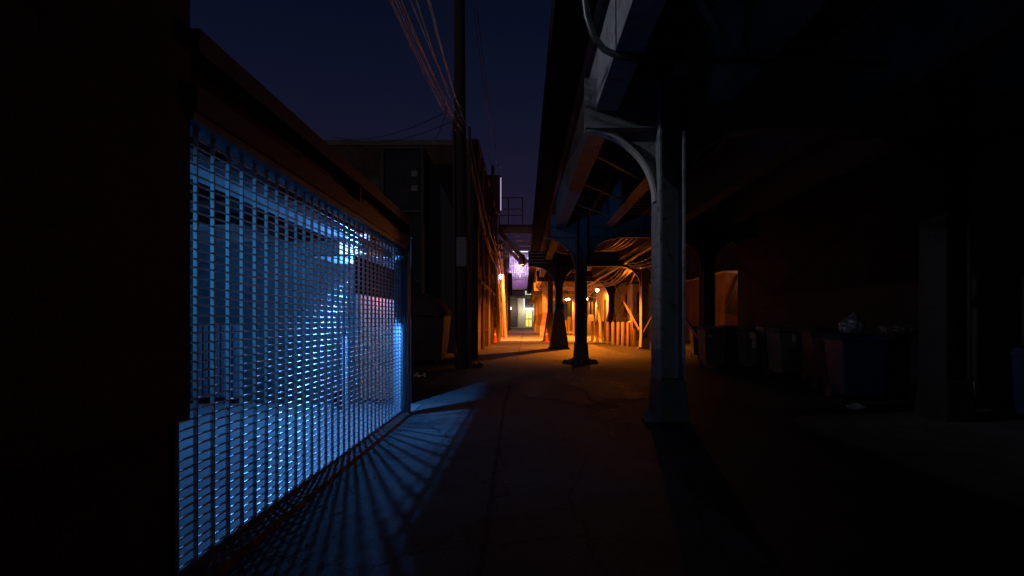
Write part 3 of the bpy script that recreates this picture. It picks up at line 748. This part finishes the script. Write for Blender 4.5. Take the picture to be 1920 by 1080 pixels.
# cross braces in the outer row
def xbrace(x, ya, yb, z0, z1, m, label):
    t = thing('cross_brace', (x,(ya+yb)/2,z0), label, 'brace')
    MB().bar((x-.05,ya,z0),(x-.05,yb,z1),.06,.12).build('brace_bar', M[m], t)
    MB().bar((x+.05,ya,z1),(x+.05,yb,z0),.06,.12).build('brace_bar', M[m], t)
    MB().box(x-.09,x+.09,(ya+yb)/2-.35,(ya+yb)/2+.35,(z0+z1)/2-.25,(z0+z1)/2+.25).build('gusset_plate', M[m], t)
xbrace(6.3, 30.9, 41.9, 1.0, 4.9, 'brownfoot', 'amber-lit X of steel bars above the tall posts')
xbrace(6.3, 20.4, 30.3, .9, 4.9, 'steeldk', 'dim X of steel bars just beyond the grey bins')
# conduit swinging across the near cross girder
pts = [(.70,6.9,5.9),(.72,6.9,5.55),(.76,6.9,5.2),(.84,6.9,4.95),(.97,6.9,4.79),(1.18,6.9,4.695),(1.6,6.9,4.68),(2.2,6.9,4.665),(2.96,6.9,4.64),(4.4,6.9,4.62)]
tag(MB().tube(pts, .042, 12).build('conduit', M['rubber']), 'thick black conduit curving under the near girders', 'conduit')
tag(MB().tube([(2.70,6.9,4.69),(2.70,6.9,5.2),(2.70,6.9,5.85)], .016, 8).build('conduit', M['rubber']), 'thin upright black conduit rising from the thick one beside a girder', 'conduit')
# pipes and cables slung along the outer girder
PG = 'pipes and cables slung under the track'
tag(MB().tube([(5.35,20.3,4.62),(5.35,27,4.62),(5.3,36,4.5),(5.25,48,4.45),(5.2,62,4.4)], .075, 12).build('slung_pipe', M['pipe']), 'thick amber-lit pipe slung along under the elevated track', 'pipe')
for k in range(7):
    x = 5.5+.1*k; z = 4.25-.07*(k%4)
    catenary((x,20.3,z+.35), (x-.1,30.4,z+.35), .35+.08*(k%3), .024, 'cablelt', 'slung_cable', 'grey cable drooping below the thick slung pipe between outer columns', 'cable', PG)
    catenary((x-.1,30.8,z+.35), (x-.2,42.0,z+.3), .45+.1*(k%3), .026, 'cablelt', 'slung_cable', 'grey cable drooping below the thick slung pipe above the amber X brace', 'cable', 'cables above the X brace')
    if k < 5: catenary((x-.2,42.4,z+.3), (x-.3,55.0,z+.2), .5+.12*(k%3), .028, 'cablelt', 'slung_cable', 'grey cable drooping under the track near the lamp-lit shed', 'cable', 'cables near the lamp-lit shed')
for k in range(4):
    catenary((4.1+.22*k,20.3,5.2), (3.5+.22*k,30.4,5.35), .5, .03, 'pipe', 'feeder_cable', 'pale feeder cable sagging between the cross girders', 'cable', 'feeder cables under the track')
    catenary((3.5+.22*k,30.8,5.35), (3.2+.22*k,42,5.3), .6, .03, 'pipe', 'feeder_cable', 'pale feeder cable sagging beyond the flared column', 'cable', 'feeder cables beyond the flared column')

# ------------------------------------------------------------------ amber-lit side: shed, lamps, posts
S = thing('lamp_lit_shed', (9,51,0), 'amber-lit stucco shed with a dark door and wall lamps', 'building')
MB().box(6.9,13,45.5,58,0,4.85).build('wall', M['stucco'], S)
MB().box(6.75,13.1,45.35,58.1,4.852,5.05).build('roof', M['roofing'], S)
d_ = MB().box(6.86,6.898,47.3,49.0,.02,3.3).build('door', M['doordark'], S)
b = MB(); b.box(6.84,6.898,47.2,47.298,0,3.4); b.box(6.84,6.898,49.002,49.1,0,3.4); b.box(6.84,6.898,47.3,49.0,3.302,3.4); b.build('frame', M['coping'], d_)
MB().box(6.84,6.898,53,54.4,1.2,2.9).build('window', M['darkglass'], S)
MB().tube([(6.82,45.6,0),(6.82,45.6,4.8)], .07, 8).build('downpipe', M['pipe'], S)
for x0, z0 in ((8.0,2.2),(10.2,2.2)): window(S, x0, x0+1.1, 45.5, 0, z0, z0+1.5, 'y')
F2 = thing('stucco_annex', (9.5,41,0), 'dim stucco annex with dark openings in front of the lamp-lit shed', 'building')
MB().box(8.2,14,43.0,45.3,0,4.3).build('wall', M['stucco'], F2)
MB().box(8.1,14.1,42.9,45.32,4.302,4.5).build('roof', M['roofing'], F2)
window(F2, 8.5, 9.1, 43.0, 0, 2.1, 3.7, 'y'); window(F2, 9.8, 10.4, 43.0, 0, 2.1, 3.7, 'y')
MB().box(8.45,8.85,42.93,42.998,1.1,1.5).build('vent_grille', M['doordark'], F2)
S3 = thing('far_shed', (9,72,0), 'low shed with twin wall lamps beyond the lamp-lit shed', 'building')
MB().box(6.9,13,66,84,0,4.9).build('wall', M['stucco'], S3)
MB().box(6.8,13.1,65.9,84.1,4.902,5.1).build('roof', M['roofing'], S3)
def wall_lamp(y, z, power, label, x=6.9):
    t = thing('wall_lamp', (x,y,z), label, 'lamp')
    q = x-.95
    MB().bar((x-.002,y,z+.15),(q,y,z+.3),.05,.05).build('arm', M['lampcase'], t)
    b = MB(); b.tube([(q,y,z+.32),(q,y,z+.24),(q,y,z+.12)], [.05,.16,.2], 12, False); b.build('shade', M['lampcase'], t)
    b = MB(); b.tube([(q,y,z+.14),(q,y,z+.08),(q,y,z-.04),(q,y,z-.12)], [.06,.13,.13,.05], 12); b.build('bulb', M['e_sodium'], t)
    lamp('SPOT', (q,y,z-.28), power, SOD, t, .12, aim=(q+.05,y+.22,z-.28-.7), angle=164, blend=.2)
wall_lamp(46.4, 4.0, 3600, 'glowing sodium wall lamp on the nearer corner of the lamp-lit shed')
wall_lamp(54.5, 3.6, 3600, 'glowing sodium wall lamp past the dark door of the shed')
wall_lamp(76.0, 4.4, 2000, 'nearer of the paired glowing lamps on the low far shed')
wall_lamp(80.5, 4.5, 2000, 'farther of the paired glowing lamps on the low far shed')
# sodium lamp added under the track, hidden by columns, to light the paving
px_, py_ = 3.4, 33.6
t = thing('hidden_pendant', (px_,py_,4.6), 'sodium lamp added under the elevated track, hidden behind the steel columns', 'lamp')
MB().tube([(px_,py_,4.62),(px_,py_,5.9)], .02, 8).build('stem', M['lampcase'], t)
MB().tube([(px_,py_,4.66),(px_,py_,4.6),(px_,py_,4.32)], [.05,.17,.19], 14, False).build('shade', M['lampcase'], t)
MB().tube([(px_,py_,4.55),(px_,py_,4.46),(px_,py_,4.38)], [.04,.07,.03], 12).build('bulb', M['e_orange'], t)
lamp('SPOT', (px_,py_,4.3), 6000, SOD, t, .1, aim=(px_-.3,py_-.2,0), angle=148, blend=.3)
t = thing('hidden_fill_lamp', (6.45,31.0,3.9), 'hidden sodium fill lamp added on the far face of the amber-lit outer column', 'lamp')
MB().box(6.33,6.57,30.92,31.02,3.75,4.05).build('housing', M['lampcase'], t)
MB().tube([(6.45,31.02,3.9),(6.45,31.1,3.9),(6.45,31.14,3.9)], [.09,.08,.04], 12).build('bulb', M['e_orange'], t)
lamp('POINT', (6.3,31.6,3.75), 420, SOD, t, .1)  # unseen fill, added to light the slung pipes and cables
# yellow and faded guard posts
post = None
plist = [(5.15,43.0,1.5,'yellow'),(5.45,42.4,1.5,'yellow'),(5.8,42.0,1.5,'yellow'),
         (5.6,38.2,1.45,'bollardgr'),(5.72,36.6,1.45,'bollardgr'),(5.88,35.6,1.45,'bollardgr'),(6.0,34.6,1.45,'bollardgr'),(6.2,33.8,1.45,'bollardgr'),(6.35,34.2,1.5,'yellow'),(6.6,34.4,1.05,'yellow'),
         (4.6,63,1.6,'yellow'),(5.0,64,1.6,'yellow'),(5.4,62.5,1.6,'yellow'),(5.8,65,1.6,'yellow'),(6.1,60.5,1.5,'yellow')]
for k, (x,y,h,m) in enumerate(plist):
    b = MB(); b.tube([(x,y,0),(x+jit(.02),y,h-.05),(x,y,h)], [.115,.115,.06], 14)
    o = b.build('guard_post', M[m])
    if k < 3: lb, gr = 'bright yellow guard post in the trio before the shed door', 'trio of yellow guard posts'
    elif k < 8: lb, gr = 'faded brownish guard post in the row under the X brace', 'faded guard posts'
    elif k == 8: lb, gr = 'tall yellow guard post at the end of the faded row', 'guard posts'
    elif k == 9: lb, gr = 'short yellow guard post beyond the faded row', 'guard posts'
    else: lb, gr = 'yellow guard post far off past the lamp-lit shed', 'far yellow guard posts'
    tag(o, lb, 'bollard', gr)
o = MB().box(5.9,6.9,35.6,35.8,.35,.62).box(6.0,6.1,35.62,35.78,0,.348).box(6.7,6.8,35.62,35.78,0,.348).build('timber_rail', M['timber']); tag(o, 'low timber rail behind the faded guard posts', 'rail')
o = MB().tube([(-3.75,26.9,0),(-3.75,26.9,1.0),(-3.75,26.9,1.05)], [.09,.09,.05], 14).tube([(-3.75,26.9,.45),(-3.75,26.9,.53)], .095, 14).build('guard_post', M['yellow']); tag(o, 'yellow guard post with a band before the stair shed', 'bollard')
o = MB().tube([(-2.05,41.6,0),(-2.05,41.6,1.55),(-2.05,41.6,1.6)], [.13,.13,.07], 14).build('guard_post', M['yellow']); tag(o, 'yellow guard post at the foot of the leaning pale poles', 'bollard')
def cone(x, y, h, label):
    t = thing('traffic_cone', (x,y,0), label, 'cone')
    MB().box(x-.2,x+.2,y-.2,y+.2,.004,.04).build('base', M['orangecone'], t)
    MB().tube([(x,y,.04),(x,y,h*.5),(x,y,h)], [.16,.10,.035], 16).build('body', M['orangecone'], t)
    MB().tube([(x,y,h*.5),(x,y,h*.68)], [.104,.076], 16, False).build('band', M['whitepaint'], t)
cone(1.6, 41.0, .95, 'orange traffic cone at the foot of the narrow dark column')
cone(-2.05, 39.6, 1.0, 'orange traffic cone by the wall under the leaning poles')
o = MB().hexa([(2.2,44,0),(3.0,44,0),(3.0,44.6,0),(2.2,44.6,0)],[(2.25,44.05,.9),(2.95,44.05,.9),(2.95,44.55,.9),(2.25,44.55,.9)]).box(2.3,2.9,44.02,44.04,.2,.7).build('concrete_block', M['pedestal'])
tag(o, 'squat concrete block behind the flared column', 'block')

# cool wall lamp on the alley wall
t = thing('wall_lamp', (-2.3,45.0,5.0), 'cold white floodlight on the alley wall above the leaning poles', 'lamp')
MB().bar((-2.29,45,5.0),(-1.85,45,5.12),.05,.05).build('arm', M['lampcase'], t)
MB().box(-2.0,-1.72,44.85,45.15,5.14,5.2).build('shade', M['lampcase'], t)
MB().taper(-1.86,45.0,4.85,5.13,.12,.16,.24,.26).build('bulb', M['e_cool'], t)
lamp('POINT', (-1.75,45.0,4.7), 130, (1.0,.42,.72), t, .08)
# sodium downlight added over the alley, shielded so its bulb stays unseen
dy_ = 46.2
t = thing('downlight', (-2.3,dy_,6.6), 'added sodium downlight, bulb kept out of view, on an arm from the brick wall', 'lamp')
MB().tube([(-2.29,dy_,6.3),(-1.6,dy_,6.8),(-.2,dy_,6.95)], .03, 8).build('arm', M['lampcase'], t)
MB().tube([(-.2,dy_,6.94),(-.2,dy_,6.84),(-.2,dy_,6.1)], [.08,.24,.27], 16, False).build('shade', M['steeldk'], t)
MB().tube([(-.2,dy_,6.8),(-.2,dy_,6.7),(-.2,dy_,6.6)], [.05,.09,.04], 12).build('bulb', M['e_orange'], t)
lamp('SPOT', (-.2,dy_,6.08), 8500, SOD, t, .08, aim=(.3,dy_+3.0,0), angle=122, blend=.12)

# glimpse past the brick wall on the bin side
Wb = thing('brick_side_building', (12,10,0), 'long dark red brick wall behind the row of rubbish bins', 'building')
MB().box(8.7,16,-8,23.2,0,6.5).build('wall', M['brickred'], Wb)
MB().box(8.62,8.698,-8,23.2,.0,.35).build('plinth', M['coping'], Wb)
Gl = thing('brick_house', (15,37,0), 'low brick wall lit amber, glimpsed in the gap past the bins', 'building')
MB().box(12.0,20,34,42.5,0,4.35).build('wall', M['brickbrn'], Gl)
MB().box(11.9,20,33.9,42.6,4.352,4.5).build('coping', M['coping'], Gl)
MB().bar((12.9,33.85,4.3),(12.0,33.85,2.0),.1,.22).build('stair_stringer', M['doordark'], Gl)
t = thing('wall_lamp', (13.4,33.9,4.6), 'unseen sodium lamp added to light the low brick wall past the bins', 'lamp')
MB().bar((13.4,33.9,4.6),(13.4,33.5,4.7),.05,.05).build('arm', M['lampcase'], t)
MB().tube([(13.4,33.5,4.72),(13.4,33.5,4.5)], [.06,.14], 12).build('bulb', M['e_sodium'], t)
lamp('POINT', (13.4,32.9,4.0), 26, SOD, t, .1)  # added out of sight to light the wall in the gap

T = thing('dark_tenement', (27,50,0), 'tall unlit brick tenement rising past the low amber-lit brick wall', 'building')
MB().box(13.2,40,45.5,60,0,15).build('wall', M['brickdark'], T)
MB().box(13.1,40,45.4,60.1,15.002,15.3).build('coping', M['coping'], T)
t = thing('sign_box', (8.5,22.6,4.6), 'small grey box sign jutting from the end of the long red brick wall', 'sign')
MB().box(8.28,8.62,22.5,22.7,4.55,4.95).build('panel', M['metalcab'], t)
MB().box(8.62,8.698,22.55,22.65,4.7,4.8).build('bracket', M['lampcase'], t)
# tall yard lamp beyond the garage, out of frame: it skims over the garage roof
t = thing('yard_lamp', (-14,5,0), 'tall cold yard lamp mast standing beyond the garage roof', 'lamp')
MB().tube([(-14,5,0),(-14,5,5),(-14,5,9.3)], [.12,.1,.07], 12).build('pole', M['lampcase'], t)
MB().bar((-14,5,9.3),(-13,5,9.4),.07,.07).build('arm', M['lampcase'], t)
MB().taper(-12.9,5,9.3,9.5,.5,.3,.4,.24).build('housing', M['lampcase'], t)
lamp('SPOT', (-12.9,5,9.2), 2100, (.66,.80,1.0), t, .12, aim=(1.5,6.3,5.2), angle=31, blend=.8)
lamp('POINT', (-12.9,5,9.1), 420, (1.0,.72,.62), t, .12)  # warm fill added at the mast head for the brick building face

t = thing('fill_lamp', (-3.5,-22,0), 'unseen cold fill lamp added behind the viewer at the alley entrance', 'lamp')
MB().tube([(-3.5,-22,0),(-3.5,-22,4),(-3.5,-22,8.2)], [.11,.09,.06], 12).build('pole', M['lampcase'], t)
MB().bar((-3.5,-22,8.15),(-2.5,-22,8.3),.06,.06).build('arm', M['lampcase'], t)
MB().box(-2.7,-2.1,-22.15,-21.85,8.25,8.4).build('housing', M['lampcase'], t)
lamp('POINT', (-2.4,-22,8.15), 520, (.72,.82,1.0), t, .1)  # weak fill added behind the camera to lift the steelwork fronts

# ------------------------------------------------------------------ rubbish bins
def make_bin(x, y, w_, d_, h_, mb_, ml_, label, rz=0, stickers=(), group='wheeled rubbish bins by the brick wall'):
    t = thing('rubbish_bin', (0,0,0), label, 'bin', group)
    b = MB(); b.taper(0,0,.10,h_-.12,w_*.82,d_*.78,w_,d_); b.box(-w_*.52,w_*.52,-d_*.52,d_*.52,h_-.155,h_-.118)
    b.build('body', M[mb_], t, .025)
    b = MB(); b.hexa([(-w_*.54,-d_*.56,h_-.115),(w_*.54,-d_*.56,h_-.115),(w_*.54,d_*.54,h_-.115),(-w_*.54,d_*.54,h_-.115)],
                     [(-w_*.44,-d_*.44,h_-.04),(w_*.44,-d_*.44,h_-.04),(w_*.46,d_*.5,h_),(-w_*.46,d_*.5,h_)])
    b.build('lid', M[ml_], t, .015)
    for s in (-1,1):
        MB().tube([(s*w_*.36,d_*.36,.13),(s*w_*.46,d_*.36,.13)], .13, 14).build('wheel', M['blackplas'], t)
    MB().tube([(-w_*.4,d_*.6,h_-.2),(w_*.4,d_*.6,h_-.2)], .018, 8).build('handle', M['blackplas'], t)
    for (sx0,sx1,sz0,sz1,m) in stickers:
        f = lambda z: d_*(.39+.11*(z-.1)/(h_-.22))
        yy0, yy1 = -f(sz0)-.004, -f(sz1)-.004
        o = MB().hexa([(sx0,yy0-.004,sz0),(sx1,yy0-.004,sz0),(sx1,yy0,sz0),(sx0,yy0,sz0)],[(sx0,yy1-.004,sz1),(sx1,yy1-.004,sz1),(sx1,yy1,sz1),(sx0,yy1,sz1)])
        o.build('sticker', M[m], t)
    t.location = (x,y,0); t.rotation_euler.z = R(rz)
    return t
make_bin(7.2,23.5,.62,.7,1.3,'greyplas','greyplas','pale grey bin half hidden behind the near column',-4,[(-.2,.2,.7,.95,'doordark')])
make_bin(5.98,18.2,.66,.72,1.33,'greyplas','greyplas','grey bin with a small pale sticker in front of the dark column',3,[(-.24,-.1,1.0,1.07,'paper'),(.1,.18,.8,1.0,'greyplas')])
make_bin(6.62,18.3,.6,.7,1.36,'blackplas','blackplas','black bin between the two stickered grey bins',-3)
make_bin(6.98,17.6,.58,.7,1.34,'greyplas','greyplas','grey bin plastered with torn orange notices',2,[(-.16,.06,.98,1.16,'sticker'),(.07,.22,1.02,1.15,'sticker'),(-.08,.08,.68,.97,'paper')])
make_bin(7.05,16.6,.34,.7,1.36,'blackplas','blackplas','narrow black bin beside the notice-covered one',-2)
make_bin(7.15,15.6,.72,.76,1.34,'greyplas','greyplas','broad grey bin with an oval white label',4,[(.0,.12,.95,1.15,'paper')])
make_bin(7.35,14.1,.66,.74,1.34,'blackplas','blackplas','black bin next to the blue ones',-4)
make_bin(6.75,12.4,.62,.72,1.28,'blueplas','blueplas','blue recycling bin with a closed flat lid beside the heaped one',3)
make_bin(6.35,10.9,.84,.8,1.26,'blueplas','blueplas','big blue recycling bin with a white sack on it',-5)
make_bin(7.4,11.3,.7,.75,1.2,'greyplas','blackplas','grey bin with black lid heaped with refuse',6)
make_bin(7.8,8.6,.85,.8,1.12,'blueplas','blueplas','blue bin nearest the camera beside the outermost near column',-8)
def sack(x, y, z, sx, sy, sz, m, label, seed):
    rnd = random.Random(seed); bm = bmesh.new(); bmesh.ops.create_icosphere(bm, subdivisions=4, radius=1)
    ph = [rnd.uniform(0,6) for _ in range(9)]
    for v in bm.verts:
        p = v.co.copy(); d = 1 + .10*math.sin(4*p.x+ph[0]+2*p.z)*math.sin(5*p.y+ph[1]) + .06*math.sin(9*p.z+ph[2]+6*p.x) + .05*math.sin(13*p.x+ph[3])*math.sin(11*p.y+ph[4])
        q = p*d; top = max(0, q.z)
        v.co = Vector((q.x*sx*(1-.35*top*top), q.y*sy*(1-.35*top*top), max(-.72, q.z)*sz))
        if q.z > .85: v.co.z += (q.z-.85)*sz*1.4
    for f in bm.faces: f.smooth = True
    me = bpy.data.meshes.new('refuse_sack'); bm.to_mesh(me); bm.free(); me.materials.append(M[m])
    o = bpy.data.objects.new('refuse_sack', me); COL.objects.link(o); o.location = (x,y,z+.72*sz)
    return tag(o, label, 'sack')
sack(6.2,10.75,1.262,.24,.22,.2,'bag','white plastic sack resting on the big blue recycling bin',1)
sack(7.45,11.2,1.202,.3,.26,.16,'blackplas','dark sack slumped on the black-lidded grey bin',2)
sack(7.15,10.1,.0,.3,.28,.26,'blackplas','black refuse sack on the ground by the blue bins',5)
def scrap(x, y, z, s_, m, label, seed):
    rnd = random.Random(seed); n = 7; vs = []; fs = []
    for i in range(n):
        for j in range(n):
            vs.append((x+(i/(n-1)-.5)*s_*1.4, y+(j/(n-1)-.5)*s_, z+.012+abs(rnd.gauss(0,.16))*s_+ (.28*s_ if (i+j) % 5 == 0 else 0)))
    for i in range(n-1):
        for j in range(n-1): fs.append((i*n+j,(i+1)*n+j,(i+1)*n+j+1,i*n+j+1))
    o = MB().add(vs, fs).build('litter', M[m]); return tag(o, label, 'litter')
scrap(-2.75,14.9,0,.24,'paper','crumpled pale paper on the dark lot beyond the gate jamb',1)
scrap(-1.55,18.5,0,.3,'paper','crumpled paper at the foot of the thick wooden pole',2)
scrap(5.6,9.6,0,.2,'paper','crumpled paper on the ground before the big blue bin',4)
o = MB().box(6.72,6.86,10.75,10.9,1.263,1.40).build('carton', M['cardboard'], None, .004); tag(o, 'small pale carton perched on the big blue bin', 'box')

# dark skip with tarp on the lot
t = thing('dumpster', (-3.6,20.5,0), 'dark dumpster under a brown tarp on the lot beside the stair shed', 'dumpster')
MB().hexa([(-4.3,19.8,.12),(-2.9,19.8,.12),(-2.9,21.3,.12),(-4.3,21.3,.12)],[(-4.4,19.6,1.7),(-2.75,19.6,1.7),(-2.75,21.4,1.7),(-4.4,21.4,1.7)]).build('body', M['doordark'], t, .03)
b = MB(); n = 10; vs = []; fs = []
for i in range(n+1):
    for j in range(n+1):
        u, v = i/n, j/n
        vs.append((-4.5+1.85*u, 19.5+2.0*v, 1.72+.75*math.sin(math.pi*u)**.6*math.sin(math.pi*v)**.6+jit(.05)))
for i in range(n):
    for j in range(n): fs.append((i*(n+1)+j,(i+1)*(n+1)+j,(i+1)*(n+1)+j+1,i*(n+1)+j+1))
b.add(vs, fs, True); b.build('tarp', M['tarp'], t)
for x in (-4.1,-3.1):
    MB().tube([(x,19.9,.07),(x+.06,19.9,.07)], .07, 10).build('caster', M['blackplas'], t)

# ------------------------------------------------------------------ far end of the alley
strip('street', M['asphalt'], lambda y: -60, lambda y: 60, 104, 118, .006, step=2)
g = MB(); g.box(-60,60,118,124,0,.14); tag(g.build('sidewalk', M['kerb']), kind='structure')
Fa = thing('stone_facade', (0,126,0), 'stone street facade with an arch and lit glass door closing the alley', 'building')
MB().box(-14,16,124,134,.0,16).build('wall', M['stone'], Fa)
b = MB(); n = 12; poly = [(-3.5,.14),(-1.5,.14)] + [(-2.5+1.0*math.cos(math.pi*i/n), 5.8+1.0*math.sin(math.pi*i/n)) for i in range(n+1)]
b.prism_xz(poly, 123.9, 123.998); b.build('arch', M['doordark'], Fa)
b = MB(); b.box(-4.4,-3.7,123.7,123.998,.14,6.8); b.box(-1.3,-.4,123.7,123.998,.14,6.8); b.build('pilasters', M['stone'], Fa)
dd = MB().box(.2,1.75,123.9,123.998,.16,3.9).build('door', M['e_yellow'], Fa)
b = MB()
for x in (.2,.95,1.65): b.box(x,x+.1,123.8,123.898,.16,3.9)
for z in (.16,1.9,3.8): b.box(.3,.95,123.81,123.897,z,z+.14); b.box(1.05,1.65,123.81,123.897,z,z+.14)
b.build('frame', M['doordark'], dd)
MB().box(-.2,2.1,123.5,123.998,4.05,4.3).build('door_light', M['e_strip'], Fa)
MB().box(.15,1.9,123.85,123.998,4.5,8.2).build('window', M['darkglass'], Fa)
MB().box(-.1,.02,123.8,123.998,4.4,8.0).build('light_strip', M['e_strip'], Fa)
lamp('POINT', (1.0,122.3,3.8), 420, (1.0,.9,.55), Fa, .2)
lamp('POINT', (-2.4,121.5,4.2), 260, (1.0,.72,.55), Fa, .2)
MB().tube([(-3.0,122.8,4.0),(-3.0,122.8,4.3),(-3.0,122.8,4.5)], [.2,.24,.1], 12).build('globe_light', M['e_white'], Fa)

St = thing('station_platform', (-.6,96,6), 'station platform bridging the street end with a lit lattice balustrade', 'platform')
MB().box(-3.0,1.2,92,103,5.6,6.6).build('platform_deck', M['steeldk'], St)
MB().box(-2.4,.9,91.85,91.99,6.75,8.1).build('fascia', M['lilac'], St)
MB().box(-2.3,.85,92.6,92.7,8.6,12.4).build('glow_backing', M['e_lilac'], St)  # glows in place of a wall washed by lilac light
b = MB(); rnd = random.Random(4)
x = -2.4
while x < .9:
    b.box(x,x+.06,91.9,91.97,8.3,12.5); x += .26
for z in (8.25,9.3,10.4,11.5,12.5): b.box(-2.45,.95,91.86,91.9,z,z+.1)
b.build('balustrade', M['whitepaint'], St)
b = MB()
for k in range(70):
    xx = -2.25+.3*rnd.randrange(10); zz = rnd.uniform(8.5,12.0); b.box(xx,xx+rnd.uniform(.06,.2),92.3,92.34,zz,zz+rnd.uniform(.1,.5))
b.build('lattice_glow', M['e_lattice'], St)  # glowing bits stand in for lit spots on the lattice
MB().box(-3.2,1.4,91.7,103,12.9,13.1).build('canopy', M['steeldk'], St)
MB().box(-2.0,.6,92.1,92.2,12.7,12.8).build('glow_tube', M['e_strip'], St)
wd = MB().box(.1,1.15,91.9,91.99,5.75,6.4).build('lit_window', M['e_cream'], St)
b = MB()
for k in range(5): b.box(.1+k*.25,.15+k*.25,91.85,91.898,5.75,6.4)
b.build('frame', M['doordark'], wd)
lamp('POINT', (-.8,90.6,10.2), 420, (.8,.45,1.0), St, .3)

sc.cycles.use_denoising = True
sc.cycles.max_bounces = 8
sc.cycles.diffuse_bounces = 4
sc.cycles.sample_clamp_indirect = 4
